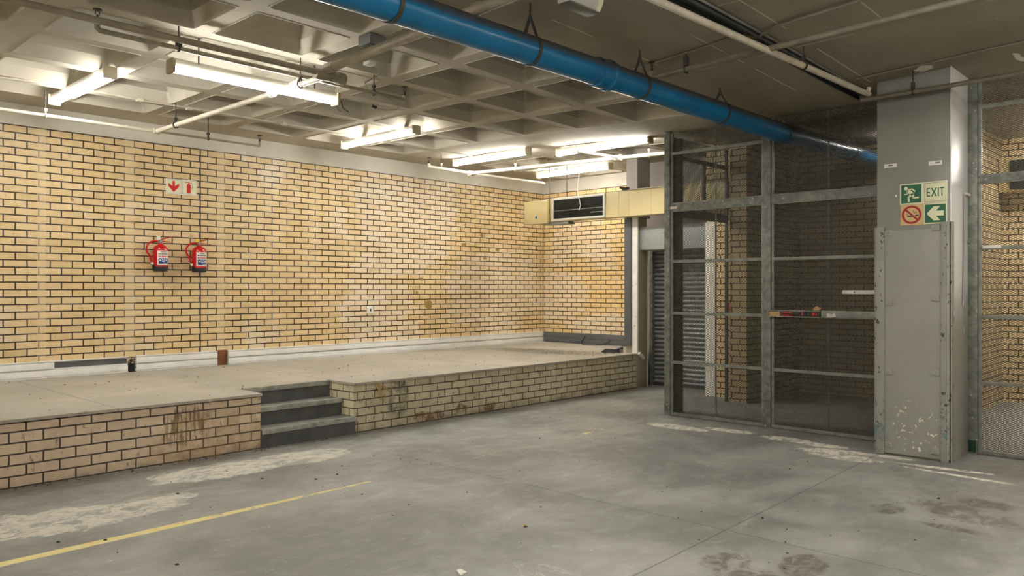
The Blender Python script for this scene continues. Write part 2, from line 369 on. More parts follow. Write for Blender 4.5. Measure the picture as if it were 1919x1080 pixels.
M['galv'] = paint('galvanised_steel', (.23,.245,.22,1), (.13,.14,.125,1), .45, .35, scale=14, bump=.03, spots=(.50,.51,.46,1), sscale=26, sthr=.66)
M['galv2'] = paint('galvanised_angle', (.27,.285,.255,1), (.19,.20,.18,1), .45, .35, scale=10, bump=.03)
M['mesh'] = paint('dark_expanded_metal', (.085,.085,.07,1), (.055,.055,.045,1), .5, .3, scale=5, bump=0)
M['darksteel'] = paint('dark_steel', (.035,.035,.03,1), (.05,.05,.045,1), .5, .3)
M['colgrey'] = paint('grey_gloss_column_paint', (.235,.235,.215,1), (.205,.205,.185,1), .33, scale=1.5, bump=.05)
t = NT('grey_steel_guard_paint'); v = t.obj(); x, y, z = t.sep(v)
c = t.mix(t.ramp(t.noise(v, 2, 5), .35, .68), (.30,.30,.265,1), (.265,.262,.23,1))
c = t.mix(t.ramp(t.noise(t.vmap(v,(1,1,.6)), 30, 4, .6), .70, .73, 0, 1), c, (.12,.115,.10,1))
lo_ = t.math('MULTIPLY', t.blob(y, z, -.02, .27, .21, .25, 0, soft=.3), t.ramp(t.noise(t.vmap(v,(1,1,1.3),lo=(2,5,1)), 21, 5, .65), .60, .62))
c = t.mix(lo_, c, (.75,.74,.68,1))
t.bump(t.noise(v, 20, 4), .1, .003)
M['guard'] = t.out(c, .38)
t = NT('chipped_flange_paint'); v = t.obj(); x, y, z = t.sep(v)
c = t.mix(t.ramp(t.noise(v, 3, 5), .35, .68), (.30,.30,.265,1), (.25,.245,.215,1))
c = t.mix(t.ramp(t.noise(t.vmap(v,(1,1,.7)), 22, 4, .6), .62, .65), c, (.05,.045,.04,1))
bl = t.math('MULTIPLY', t.ramp(z, .45, .6, 1, 0), t.ramp(t.noise(t.vmap(v, lo=(1,4,6)), 17, 4, .7), .54, .58))
c = t.mix(t.math('MULTIPLY', bl, .8), c, (.10,.19,.22,1))
M['flange'] = t.out(c, .4)
t = NT('white_painted_column_side'); v = t.pos(); x, y, z = t.sep(v)
c = t.mix(t.ramp(t.noise(v, 2, 5), .35, .68), (.74,.745,.74,1), (.68,.685,.68,1))
c = t.mix(t.ramp(t.math('ADD', z, t.math('MULTIPLY', t.math('SUBTRACT', t.noise(v, 4, 4), .5), .8)), 1.15, 1.75, 1, 0), c, (.29,.285,.25,1))
c = t.mix(t.ramp(t.noise(t.vmap(v,(1,1,.4)), 16, 4, .6), .66, .69), c, (.75,.74,.70,1))
M['colside'] = t.out(c, .3)
M['pipe'] = paint('cream_painted_pipe', (.34,.30,.22,1), (.27,.235,.17,1), .4, scale=10, bump=.15, spots=(.20,.16,.11,1), sscale=22, sthr=.72)
M['pipe_brown'] = paint('brownish_painted_pipe', (.20,.18,.14,1), (.15,.13,.10,1), .45, scale=10, bump=.15)
M['pipe_white'] = paint('white_painted_pipe', (.66,.62,.52,1), (.55,.51,.42,1), .4, scale=9, bump=.15)
M['blue'] = NT('blue_plastic_pipe')
t = M['blue']; v = t.obj(); N = t.sep(t.nor())
c = t.mix(t.ramp(t.noise(v, 2.5, 5), .35, .7), (.003,.17,.39,1), (.004,.125,.30,1))
top = t.math('MULTIPLY', t.ramp(t.math('ADD', N[2], t.math('MULTIPLY', t.math('SUBTRACT', t.noise(v, 7, 5, .7), .5), .5)), -.02, .38), t.ramp(t.noise(v, 9, 5, .65), .15, .4))
c = t.mix(t.math('MULTIPLY', top, .85), c, (.075,.068,.06,1))
c = t.mix(t.ramp(t.noise(v, 28, 3, .6), .70, .72, 0, .5), c, (.02,.03,.05,1))
M['blue'] = t.out(c, .28, 0, .5)
M['strap'] = paint('grey_steel_strap', (.10,.10,.09,1), (.06,.06,.05,1), .5, .3)
M['rod'] = paint('dark_threaded_rod', (.03,.025,.02,1), (.05,.04,.03,1), .6)
M['duct'] = paint('cream_duct_paint', (.68,.56,.29,1), (.60,.50,.27,1), .42, scale=2.5, bump=.03, spots=(.75,.70,.55,1), sscale=5, sthr=.68)
M['frame'] = paint('white_grille_frame', (.68,.68,.63,1), (.58,.57,.52,1), .4)
M['shutter'] = paint('steel_shutter', (.26,.275,.27,1), (.20,.21,.205,1), .4, .3, scale=3)
M['shbox'] = paint('hammered_grey_box', (.37,.39,.385,1), (.30,.32,.315,1), .4, .2, scale=40, bump=.3)
M['beige'] = paint('dirty_beige_plaster', (.34,.30,.215,1), (.29,.255,.18,1), .6, scale=3, spots=(.14,.10,.07,1), sscale=7, sthr=.72)
M['whitewash'] = paint('white_flaking_paint', (.84,.83,.77,1), (.78,.76,.68,1), .6, scale=8, spots=(.38,.33,.24,1), sscale=12, sthr=.70)
M['red'] = paint('red_gloss_enamel', (.52,.006,.010,1), (.45,.006,.010,1), .25, bump=0)
M['white'] = paint('white_plastic', (.75,.74,.69,1), (.70,.69,.63,1), .4, bump=0)
M['cream'] = paint('luminous_cream', (.72,.72,.50,1), (.68,.68,.46,1), .35, bump=0)
M['tan'] = paint('faded_tan_sign', (.62,.44,.20,1), (.58,.41,.18,1), .4, bump=0)
M['green'] = paint('sign_green', (.003,.115,.045,1), (.003,.10,.04,1), .35, bump=0)
M['signred'] = paint('sign_red', (.36,.006,.010,1), (.30,.006,.010,1), .35, bump=0)
M['brightred'] = paint('sign_bright_red', (.62,.016,.016,1), (.58,.015,.015,1), .35, bump=0)
M['navy'] = paint('label_navy', (.015,.03,.19,1), (.012,.025,.16,1), .35, bump=0)
M['ink'] = paint('black_ink', (.01,.01,.01,1), (.012,.012,.012,1), .5, bump=0)
M['yellow'] = paint('yellow_plastic', (.72,.52,.06,1), (.66,.47,.05,1), .4, bump=0)
M['card'] = paint('brown_cardboard', (.50,.34,.15,1), (.42,.28,.12,1), .8, bump=.05)
M['paper'] = paint('white_paper', (.72,.70,.64,1), (.62,.59,.52,1), .7)
M['twig'] = paint('dry_yellow_plant', (.42,.31,.10,1), (.30,.20,.08,1), .8)
M['fixture'] = paint('fixture_white_enamel', (.62,.60,.55,1), (.52,.50,.45,1), .4, bump=0)
M['holder'] = paint('aged_lampholder', (.42,.37,.24,1), (.30,.25,.15,1), .5, bump=0)
M['lens'] = paint('greyed_prismatic_lens', (.50,.50,.48,1), (.44,.44,.42,1), .3)
t = NT('lit_fluorescent_tube'); t.out((.9,.9,.9,1), .4)
t.b.inputs['Emission Color'].default_value = (1.0, .965, .90, 1); t.b.inputs['Emission Strength'].default_value = TUBE
M['tube'] = t.m

# ------------------------------------------------------------------ the ceiling surface
def zc(x, y): return 3.62 - .15*math.exp(-((x-8.4)**2 + (y-4.1)**2)/(2*1.7**2))
XR = [-4.0,-3.05,-2.05,-1.05,-.03,.95,1.90,2.91,3.88,4.86,5.84,6.80,7.77]
YR = [4.45,5.33,6.20,7.08,7.97,8.87,9.50]
holes = []
HW = .07
for i in range(len(XR)-1):
    for j in range(len(YR)-1):
        holes.append((XR[i]+HW+(.05 if i==6 else 0), XR[i+1]-HW-(.05 if i==5 else 0), YR[j]+HW, YR[j+1]-(HW if j < 5 else .02)))
for j in range(1, 6): holes.append((9.27, 10.2, YR[j]+HW, YR[j+1]-HW))
for j in range(3, 6): holes.append((10.36, 11.4, max(YR[j],7.45)+HW, YR[j+1]-HW))
def build_ceiling():
    xs = {-4.0, 13.0}; ys = {-4.0, 10.05}
    for h_ in holes: xs |= {h_[0], h_[1]}; ys |= {h_[2], h_[3]}
    def fill(s):
        L = sorted(s); o = [L[0]]
        for q in L[1:]:
            n = max(1, int((q-o[-1])/.45+.5)); a = o[-1]
            for k in range(1, n+1): o.append(a+(q-a)*k/n)
        return o
    xs = fill(xs); ys = fill(ys)
    idx = {}; V = []; F = []
    def vid(x, y):
        k = (round(x,4), round(y,4))
        if k not in idx: idx[k] = len(V); V.append((x, y, zc(x,y)))
        return idx[k]
    def inhole(cx, cy): return any(h_[0] < cx < h_[1] and h_[2] < cy < h_[3] for h_ in holes)
    for i in range(len(xs)-1):
        for j in range(len(ys)-1):
            if inhole((xs[i]+xs[i+1])/2, (ys[j]+ys[j+1])/2): continue
            F.append((vid(xs[i],ys[j]), vid(xs[i],ys[j+1]), vid(xs[i+1],ys[j+1]), vid(xs[i+1],ys[j])))
    def rrect(x0,x1,y0,y1,r,z=None,n=6):
        pts = []
        for cx, cy, a0 in ((x1-r,y0+r,-PI/2),(x1-r,y1-r,0),(x0+r,y1-r,PI/2),(x0+r,y0+r,PI)):
            for k in range(n+1):
                a = a0+PI/2*k/n; px, py = cx+r*math.cos(a), cy+r*math.sin(a); pts.append((px,py))
        return pts
    for (x0,x1,y0,y1) in holes:
        x0 += 0
        levels = [(0,0,.001),(.0,-.006,.03),(.010,-.006,.035),(.010,.0,.04),(.058,.11,.03),(.078,.46,.015)]
        prev = None
        for (ins, up, r) in levels:
            ring = []
            for (px,py) in rrect(x0+ins,x1-ins,y0+ins,y1-ins,r):
                ring.append(len(V)); V.append((px,py,zc(px,py)+up))
            if prev is not None:
                n = len(ring)
                for k in range(n): F.append((prev[k], prev[(k+1)%n], ring[(k+1)%n], ring[k]))
            prev = ring
        F.append(tuple(prev))
    mb = MB(); mb.add(V, F)
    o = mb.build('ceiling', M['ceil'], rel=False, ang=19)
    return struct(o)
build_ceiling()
o = MB().box(-4.3, 13.3, -4.3, 10.35, 4.12, 4.3).build('trim_1', M['greywall'], rel=False); struct(o)      # slab above the waffle

# ------------------------------------------------------------------ floor and walls
struct(MB().box(-4.3, 13.3, -4.3, 10.35, -.2, 0).build('floor', M['floor'], rel=False))
struct(MB().box(-4.3, 11.9, WA_Y, 10.35, 0, 4.2).build('wall_long', M['wall_a'], rel=False))
struct(MB().box(WB_X, 11.9, 7.0, WA_Y, 0, 4.2).build('wall_short', M['wall_b'], rel=False))
struct(MB().box(-4.0, WB_X, WA_Y-.012, WA_Y, ZTOP+.004, 4.1).build('trim_2', M['plaster'], rel=False))       # plaster band over the brick
struct(MB().box(WB_X-.012, WB_X, 7.0, WA_Y-.012, ZTOP+.004, 4.1).build('trim_3', M['plaster'], rel=False))
struct(MB().box(-4.3, -4.0, -4.3, WA_Y, 0, 4.2).build('wall_left', M['brick_in'], rel=False))
struct(MB().box(-4.0, 13.3, -4.3, -4.0, 0, 4.2).build('wall_behind', M['brick_in'], rel=False))
# recess wall with the shutter opening
w_ = MB(); w_.box(10.95, 11.3, 5.80, 7.27, 2.16, 4.1); w_.box(10.97, 11.3, 7.11, 7.27, 0, 2.16)
struct(w_.build('wall_recess', M['greywall'], rel=False))
struct(MB().box(10.30, 11.2, 5.27, 5.82, 0, 4.1).build('wall_jamb', M['brick_in'], rel=False))
struct(MB().box(9.98, 11.7, 5.02, 5.27, 0, 4.1).build('wall_pier', M['brick_store_shade'], rel=False))
struct(MB().box(11.70, 11.95, 2.56, 5.02, 0, 4.1).build('wall_store', M['brick_store_shade'], rel=False))
struct(MB().box(8.52, 12.6, 2.54, 2.66, 0, 4.1).build('wall_partition', M['brick_store_shade'], rel=False))  # run hidden behind the column lengthened to keep the left store dim
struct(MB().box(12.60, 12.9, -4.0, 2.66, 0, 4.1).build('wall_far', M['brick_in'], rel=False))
tag(MB().box(10.288, 10.30, 5.665, 5.822, 0.0, 2.52).build('painted_jamb_strip', M['whitewash']), 'white painted strip on the brick jamb beside the roller shutter', 'paint')

# ------------------------------------------------------------------ platform, steps
PZ = .54
pr = empty('loading_platform', (4, 8.5, 0), 'raised loading platform with brick front and dusty screed top along the long wall', 'platform')
b = MB(); b.box(-3.99, 3.932, 7.06, 7.56, 0, .503)
b.build('brick_front', M['plat_l'], pr)
b = MB(); b.box(5.035, 10.37, 7.075, 7.56, 0, .511)
b.build('brick_front', M['plat_r'], pr)
b = MB()
poly = [(-3.99,7.035),(2.0,7.04),(3.0,7.03),(3.93,7.02),(3.945,7.56),(5.03,7.56),(5.025,7.05),(10.37,7.06),(10.37,7.28),(11.565,7.28),(11.565,10.04),(-3.99,10.04)]
b.prism(poly, lambda u,v,d: (u,v,d), .516, PZ)
b.build('screed_top', M['slab'], pr)
b = MB(); b.box(-3.99, 11.56, 7.58, 10.04, 0, .515); b.build('fill', M['dark'], pr)

st = empty('concrete_steps', (4.48, 7.3, 0), 'three dark painted concrete steps let into the platform front', 'steps')
b = MB(); b.box(3.934, 5.04, 7.05, 7.30, 0, .168); b.box(3.934, 5.034, 7.30, 7.56, 0, .346); b.box(3.934, 5.034, 7.53, 7.575, .3, .51)
b.build('risers', M['step'], st)
for (x1, y0, zt, d) in ((5.04, 7.04, .18, .25), (5.034, 7.285, .36, .25), (5.034, 7.525, .535, .035)):
    b = MB(); b.box(3.936, x1, y0+.05, y0+d, zt-.012, zt, .003); b.build('tread', M['tread'], st)
    b = MB(); b.box(3.936, x1, y0-.004, y0+.05, zt-.012, zt+.004, .003); b.box(3.936, x1, y0-.006, y0+.004, zt-.045, zt+.003, .002)
    b.build('nosing', M['nosing'], st)

# ------------------------------------------------------------------ trunking along the walls
def trunk(x0, x1, label, gap=None):
    r = empty('cable_trunking', ((x0+x1)/2, WA_Y-.03, PZ), label, 'trunking')
    y0 = WA_Y-.045
    b = MB(); b.box(x0, x1, y0-.006, WA_Y, PZ+.002, PZ+.014); b.box(x0, x1, y0-.006, WA_Y, PZ+.181, PZ+.192); b.box(x0, x1, WA_Y-.008, WA_Y, PZ+.01, PZ+.185)
    b.box(x0, x1, y0+.012, WA_Y, PZ+.088, PZ+.106)
    b.build('tray', M['pvc'], r)
    b = MB(); b.box(x0+.002, x1-.002, y0-.004, y0+.002, PZ+.018, PZ+.088, .002); b.build('lower_cover', M['pvc'], r)
    segs = [(x0, x1)] if not gap else [(x0, gap[0]), (gap[1], x1)]
    for a, c in segs:
        if c-a > .02:
            b = MB(); b.box(a+.002, c-.002, y0-.004, y0+.002, PZ+.104, PZ+.176, .002); b.build('upper_cover', M['pvc'], r)
    return r
r1 = trunk(-4.0, 3.81, 'white wall trunking with part of its top cover missing, left of the break', gap=(3.0, 3.81))
b = MB(); b.box(3.0, 3.8, WA_Y-.03, WA_Y-.012, PZ+.11, PZ+.165); b.build('cable_bundle', M['greytr'], r1)
b = MB(); b.box(3.62, 3.70, WA_Y-.056, WA_Y-.047, PZ+.03, PZ+.075, .003); b.build('socket_outlet', M['white'], r1)
trunk(3.905, 4.95, 'short white trunking length between the dark break and the brown patch')
trunk(5.10, WB_X-.05, 'long white trunking running from the brown patch to the corner')
o = MB().box(4.95, 5.10, WA_Y-.02, WA_Y, PZ, PZ+.2, .004).build('wall_patch', M['brown']); tag(o, 'brown rust coloured board filling a gap in the white trunking', 'patch')
b = MB()
for k in range(16):
    a = Vector((3.815+random.random()*.08, WA_Y-.01-random.random()*.03, PZ+.01+random.random()*.16))
    b.tube([a, a+Vector((random.uniform(-.03,.04), random.uniform(-.02,.0), random.uniform(-.05,.04))), a+Vector((random.uniform(-.03,.05), -.01, random.uniform(-.08,.02)))], .004, 6)
b.box(3.813, 3.90, WA_Y-.012, WA_Y, PZ, PZ+.1)
tag(b.build('cable_ends', M['dark']), 'tangle of dark loose cable ends in the broken trunking gap', 'cables')
r = empty('grey_trunking', (WB_X-.02, 8.6, PZ), 'slate grey trunking along the foot of the short brick wall', 'trunking')
b = MB(); b.box(WB_X-.05, WB_X, 7.3, WA_Y, PZ+.002, PZ+.19, .004); b.box(WB_X-.056, WB_X-.05, 7.3, WA_Y, PZ+.095, PZ+.185, .002); b.box(WB_X-.056, WB_X-.05, 7.3, WA_Y, PZ+.008, PZ+.09, .002)
b.build('body', M['greytr'], r)

# ------------------------------------------------------------------ recess column with conduit, shutter, guide and box
cc = empty('plastered_column', (10.5, 7.17, 0), 'beige and white plastered column at the end of the platform, under the duct', 'column')
b = MB(); b.box(10.38, 10.64, 7.06, 7.27, 0, 2.68, .004); b.build('shaft', M['beige'], cc)
b = MB(); b.box(10.38, 10.74, 7.062, 7.27, 2.68, zc(10.4,7.1)+.02); b.build('upper_shaft', M['greywall'], cc)
b = MB(); b.box(10.372, 10.381, 7.055, 7.155, PZ, 2.68, .002); b.box(10.372, 10.40, 7.052, 7.061, PZ, 2.68, .002); b.build('white_paint_strip', M['whitewash'], cc)
tag(MB().box(10.345, 10.38, 7.16, 7.285, .66, 2.68, .004).build('vertical_trunking', M['greytr']), 'dark slate vertical trunking on the column beside the short wall', 'trunking')
tag(MB().box(10.30, 10.37, 7.32, 7.42, PZ, .64, .004).build('floor_box', M['greywall']), 'small grey box standing on the platform beside the column foot', 'box')
o = MB().tube([(10.69,7.09,0.0),(10.69,7.09,1.2),(10.70,7.09,2.16)], .018, 10).build('white_conduit', M['pipe_white']); tag(o, 'slim white conduit standing between the column and the shutter guide', 'conduit')
b = MB(); b.box(10.36, 10.40, 6.985, 7.05, .49, .52, .004)
M4 = Matrix.Translation(Vector((10.45, 7.035, .50))) @ Matrix.Rotation(R(35), 4, 'Y')
bm_ = bmesh.new(); bmesh.ops.create_cube(bm_, size=1); bmesh.ops.scale(bm_, vec=(.16,.04,.045), verts=bm_.verts)
b = MB(); b.bm(bm_, M4); tag(b.build('conduit_stub', M['paper']), 'broken white conduit stub sticking out low on the beige column', 'conduit')

sh = empty('roller_shutter', (10.93, 6.45, 0), 'steel roller shutter closed down to the floor in the recess', 'shutter')
b = MB(); zz = .03; prof = []
while zz < 2.16:
    prof += [(10.955, zz), (10.925, zz+.012), (10.915, zz+.032), (10.925, zz+.052), (10.952, zz+.064)]; zz += .072
V = []; F = []
for (px_, pz_) in prof: V += [(px_, 5.83, pz_), (px_, 7.10, pz_)]
for i in range(len(prof)-1): F.append((2*i, 2*i+1, 2*i+3, 2*i+2))
n0 = len(V)
for (px_, pz_) in prof: V += [(px_+.006, 5.83, pz_), (px_+.006, 7.10, pz_)]
for i in range(len(prof)-1): F.append((n0+2*i, n0+2*i+2, n0+2*i+3, n0+2*i+1))
b.add(V, F); b.build('curtain', M['shutter'], sh)
b = MB(); b.box(10.90, 10.96, 5.83, 7.10, 0, .035, .004); b.build('bottom_rail', M['darksteel'], sh)
b = MB(); b.box(10.86, 10.965, 7.095, 7.16, 0, 2.16, .004); b.build('guide', M['galv'], sh)
b = MB(); b.box(10.45, 10.95, 5.83, 7.10, 2.165, 2.53, .006); b.build('housing', M['shbox'], sh)

# ------------------------------------------------------------------ air duct with grille
du = empty('air_duct', (10.2, 7.3, 2.68), 'cream sheet metal air duct hung in front of the short brick wall', 'duct')
b = MB(); b.box(10.1, 10.29, 5.40, 8.66, 2.675, 3.075, .006); b.build('casing', M['duct'], du)
b = MB(); b.box(10.09, 10.30, 8.665, 9.20, 2.66, 3.055, .008); b.build('end_panel', M['duct'], du)
for yy in (7.22, 7.03, 6.63, 6.1):
    b = MB(); b.box(10.096, 10.10, yy-.006, yy+.006, 2.68, 3.07); b.build('seam', M['duct'], du)
b = MB(); b.box(10.06, 10.10, 5.4, 7.05, 3.072, 3.082); b.build('top_flange', M['plaster'], du)
g = MB()
for (a0,a1,b0,b1) in ((7.47,8.56,2.685,2.72),(7.47,8.56,3.03,3.065),(7.47,7.505,2.72,3.03),(8.525,8.56,2.72,3.03)): g.box(10.075, 10.101, a0, a1, b0, b1, .003)
gr = g.build('grille_frame', M['frame'], du)
b = MB(); b.box(10.092, 10.099, 7.50, 8.53, 2.715, 3.035); b.build('grille_back', M['ink'], du)
b = MB()
for k in range(14):
    z0 = 2.73+k*.0215; b.add([(10.078,7.505,z0),(10.078,8.525,z0),(10.092,8.525,z0+.012),(10.092,7.505,z0+.012),(10.078,7.505,z0+.002),(10.078,8.525,z0+.002),(10.092,8.525,z0+.014),(10.092,7.505,z0+.014)], [(0,1,2,3),(7,6,5,4),(0,4,5,1)])
b.build('louvre_blades', M['darksteel'], du)
b = MB(); b.box(10.076, 10.082, 7.505, 8.525, 2.845, 2.856); b.box(10.076, 10.082, 7.505, 7.75, 2.775, 2.79); b.build('louvre_bar', M['galv2'], du)
b = MB(); b.lathe([(.0,-.003),(.028,-.003),(.028,.0),(.0,.0)], (10.088, 8.92, 2.77), 20, 'x'); b.build('round_badge', paint('badge_blue', (.25,.50,.55,1), (.35,.6,.62,1), .4, bump=0), du)
b = MB(); b.lathe([(.0,-.004),(.017,-.004),(.017,.0),(.0,.0)], (10.086, 8.92, 2.77), 20, 'x'); b.build('badge_centre', M['navy'], du)
b = MB(); b.box(10.12, 10.3, 8.25, 8.75, 2.63, 2.672, .004); b.build('support_bracket', M['galv2'], du)
tag(MB().tube([(10.09,8.62,2.66),(10.09,8.63,3.2),(10.10,8.64,zc(10.1,8.6)+.0)], .006, 6).build('hanging_rod', M['rod']), 'thin dark rod hanging in front of the duct, nearest the wall corner', 'rod')
tag(MB().tube([(10.25,8.38,3.07),(10.25,8.38,zc(10.2,8.4)+.3)], .006, 6).build('hanging_rod', M['rod']), 'thin dark rod above the left end of the black grille', 'rod')
b = MB(); b.tube([(10.10,7.99,3.50),(10.06,8.0,3.2),(10.05,7.99,3.10),(10.055,7.96,3.0),(10.05,7.93,2.90),(10.06,7.97,2.83)], .008, 8)
tag(b.build('dangling_white_wire', M['white']), 'loose white cord hanging down across the black grille', 'cord')
b = MB(); b.tube([(10.05,7.12,3.10),(10.05,7.05,3.095),(10.07,7.0,3.10)], .022, 8); b.tube([(10.05,7.16,3.12),(10.06,7.08,3.11)], .014, 8)
tag(b.build('rag', M['black']), 'small black rag lying on the top edge of the duct by the column', 'rag')

# ------------------------------------------------------------------ fluorescent fittings
def make_fitting(label, loc, rz, L=1.53, group='fluorescent fittings on the ceiling'):
    r = empty('fluorescent_light', (0,0,0), label, 'ceiling light', group)
    b = MB(); b.box(-.036, .036, -L/2, L/2, .046, .10, .006); b.build('batten', M['fixture'], r)
    for s in (-1, 1):
        b = MB(); b.box(-.06, .06, s*L/2-.0, s*(L/2+.03), -.012, .10, .005); b.build('lampholder', M['holder'], r)
    for s in (-1, 1):
        b = MB(); b.tube([(s*.024,-L/2+.002,.022),(s*.024,L/2-.002,.022)], .021, 12); b.build('tube', M['tube'], r)
    r.location = loc; r.rotation_euler = (0,0,rz); return r
f0 = make_fitting('lit double fluorescent fitting above the platform, nearest the left edge', (2.78, 8.50, 3.515), 0)
fits = [((3.52, 6.33, 3.30), PI/2, 'lit double fluorescent fitting running parallel to the long wall under the sprinkler pipe'),
        ((6.42, 8.47, 3.515), 0, 'lit double fluorescent fitting above the platform at mid length of the long wall'),
        ((8.50, 8.45, 3.505), 0, 'lit double fluorescent fitting near the corner, left of the one over the pipe branch'),
        ((8.70, 6.50, 3.46), 0, 'lit double fluorescent fitting just left of the cage corner, crossed by a pipe bracket'),
        ((10.46, 8.42, 3.51), 0, 'farthest lit double fluorescent fitting, directly over the duct grille')]
for loc, rz, lb in fits:
    q = dup(f0, loc, rz, lb)
    if rz:
        for s_ in (-.55, .55):
            b = MB(); b.tube([(0, s_, .098), (0, s_, zc(loc[0], loc[1])-loc[2]+.002)], .006, 6); b.build('suspension_rod', M['rod'], q, rel=False)
# fittings added behind and beside the camera to brighten the hall, and store fittings
for loc, rz in (((-2.4, 5.8, 3.5), 0), ((-1.6, 2.6, 3.5), 0), ((1.0, .3, 3.49), 0), ((5.6, -1.2, 3.49), 0), ((-1.6, -2.2, 3.5), 0), ((7.3, -.3, 3.42), 0), ((-.6, 8.5, 3.5), 0), ((4.5,.3,3.5), 0), ((2.6,-2.6,3.5), 0), ((3.2,1.3,3.5), 0), ((1.2,2.3,3.5), 0)):
    dup(f0, loc, rz, 'lit double fluorescent fitting added out of view to brighten the hall', 'added hall fittings out of view')
dup(f0, (11.65, 1.1, 3.47), 0, 'extra lit double fluorescent fitting added to brighten the store right of the column', 'store fittings out of view')  # this one and the next are extras, added to brighten the store wall
dup(f0, (11.65, -.45, 3.47), 0, 'extra lit double fluorescent fitting added to brighten the store right of the column', 'store fittings out of view')
dup(f0, (11.9, -.4, 3.47), 0, 'extra lit double fluorescent fitting added to brighten the store right of the column', 'store fittings out of view')
dup(f0, (12.0, 1.15, 3.47), 0, 'extra lit double fluorescent fitting added to brighten the store right of the column', 'store fittings out of view')
sf = empty('fluorescent_light', (0,0,0), 'short lit fitting inside the cage hidden behind the column', 'ceiling light')
b = MB(); b.box(-.04, .04, -.19, .19, .045, .10, .006); b.build('batten', M['fixture'], sf)
b = MB(); b.tube([(0,-.18,.02),(0,.18,.02)], .018, 10); b.build('tube', M['tube'], sf)
sf.location = (10.9, 3.36, 3.472)

# emergency light at the top edge
em = empty('bulkhead_light', (4.3, 3.3, 3.45), 'unlit bulkhead light with greyed lens and yellowed end on the ceiling above the blue pipe', 'ceiling light')
b = MB(); b.box(4.03, 4.36, 3.22, 3.43, 3.555, 3.602, .004); b.build('base', M['pipe'], em)
b = MB(); b.prism([(3.272,3.455),(3.378,3.455),(3.40,3.556),(3.235,3.556),(3.245,3.50)], lambda u,v,d: (d,u,v), 4.04, 4.31); b.build('lens', M['lens'], em)
b = MB(); b.prism([(3.268,3.452),(3.381,3.452),(3.405,3.558),(3.228,3.558),(3.240,3.50)], lambda u,v,d: (d,u,v), 4.31, 4.352); b.build('end_cap', M['cream'], em)
b = MB(); b.box(4.035, 4.355, 3.270, 3.382, 3.444, 3.453, .002); b.build('bottom_plate', M['pipe_brown'], em)

# junction box under the ribs, with tail wire
jb = empty('junction_box', (3.75, 5.05, 3.42), 'dark grey square box fixed under a ceiling rib beside the cream pipe', 'box')
b = MB(); b.box(3.83, 3.99, 5.16, 5.32, 3.53, 3.612, .004); b.build('body', paint('box_grey', (.16,.165,.165,1), (.13,.13,.13,1), .5), jb)
b = MB(); b.box(3.838, 3.982, 5.168, 5.312, 3.524, 3.531); b.build('open_underside', M['ink'], jb)

# ------------------------------------------------------------------ sprinkler and service pipes
def sprinkler(r, p, up=True):
    s = 1 if up else -1; x, y, z = p
    b = MB(); b.lathe([(.012,0),(.014,s*.03),(.009,s*.035),(.009,s*.05)], p, 10); b.tube([(x-.014,y,z+s*.05),(x-.012,y,z+s*.075),(x,y,z+s*.085),(x+.012,y,z+s*.075),(x+.014,y,z+s*.05)], .004, 6)
    b.lathe([(.004,s*.083),(.032,s*.086),(.03,s*.092),(.004,s*.09)], p, 14)
    return b.build('sprinkler_head', M['rod'], r)
def hanger(r, x, y, z, rad, zt, axis='y', m=None):
    b = MB(); b.tube([(x,y,z+rad+.05),(x,y,zt)], .006, 6); b.build('hanger_rod', M['rod'], r)
    b = MB(); n = 16; pts = []
    for k in range(n+1):
        a = PI/2+2*PI*k/n; rr = rad+.005 + (.045 if abs(math.sin(a)-1) < .02 else 0)
        pts.append((x+rr*math.cos(a), y, z+rr*math.sin(a)) if axis == 'y' else (x, y+rr*math.cos(a), z+rr*math.sin(a)))
    b.tube(pts, .007, 6); b.box(x-.014, x+.014, y-.014, y+.014, z+rad+.03, z+rad+.055)
    return b.build('hanger_ring', m or M['rod'], r)
def coupling(r, p, rad, axis, L=.05, m=None, n='coupling'):
    b = MB(); b.lathe([(rad*.9,-L/2),(rad*1.35,-L/2),(rad*1.35,-L/4),(rad*1.15,-L/4),(rad*1.15,L/4),(rad*1.35,L/4),(rad*1.35,L/2),(rad*.9,L/2)], p, 14, axis); return b.build(n, m or M['pipe'], r)

E0 = Vector((3.86, 5.72, 3.38))
pm = empty('sprinkler_main', E0, 'cream sprinkler main crossing the ceiling towards the long wall', 'pipe')
b = MB(); b.tube([(3.62,2.9,3.42),(3.80,5.62,3.42)], .038, 14); b.build('thick_run', M['pipe'], pm)
b = MB(); b.tube([(3.80,5.60,3.42),(3.80,5.72,3.42),(3.81,5.76,3.40),(3.82,5.77,3.34)], .045, 14); b.tube([(3.70,5.75,3.37),(3.96,5.75,3.37)], .045, 14); b.tube([(3.92,5.75,3.37),(3.99,5.75,3.37)], .052, 14); b.build('elbow', M['pipe'], pm)
b = MB(); b.tube([(3.82,5.72,3.37),(3.80,9.16,3.36)], .025, 12); b.build('thin_run', M['pipe_white'], pm)
coupling(pm, (3.80, 6.62, 3.365), .028, 'y', .06, M['pipe_white']); coupling(pm, (3.745,4.30,3.42), .040, 'y', .08)
hanger(pm, 3.81, 6.15, 3.367, .026, 3.60); hanger(pm, 3.80, 8.65, 3.36, .026, 3.61)
coupling(pm, (3.80, 9.16, 3.36), .026, 'x', .07, M['pipe_white'])

pl = empty('sprinkler_pipe', (1.0, 5.72, 3.38), 'dull cream pipe running in from the top left corner to the elbow', 'pipe')
b = MB(); b.tube([(-3.9,5.60,3.36),(1.3,5.68,3.37),(3.74,5.74,3.38)], .025, 12); b.build('pipe_run', M['pipe'], pl)
for xx in (-1.5, 1.0): hanger(pl, xx, 5.66, 3.37, .025, 3.62, 'x')

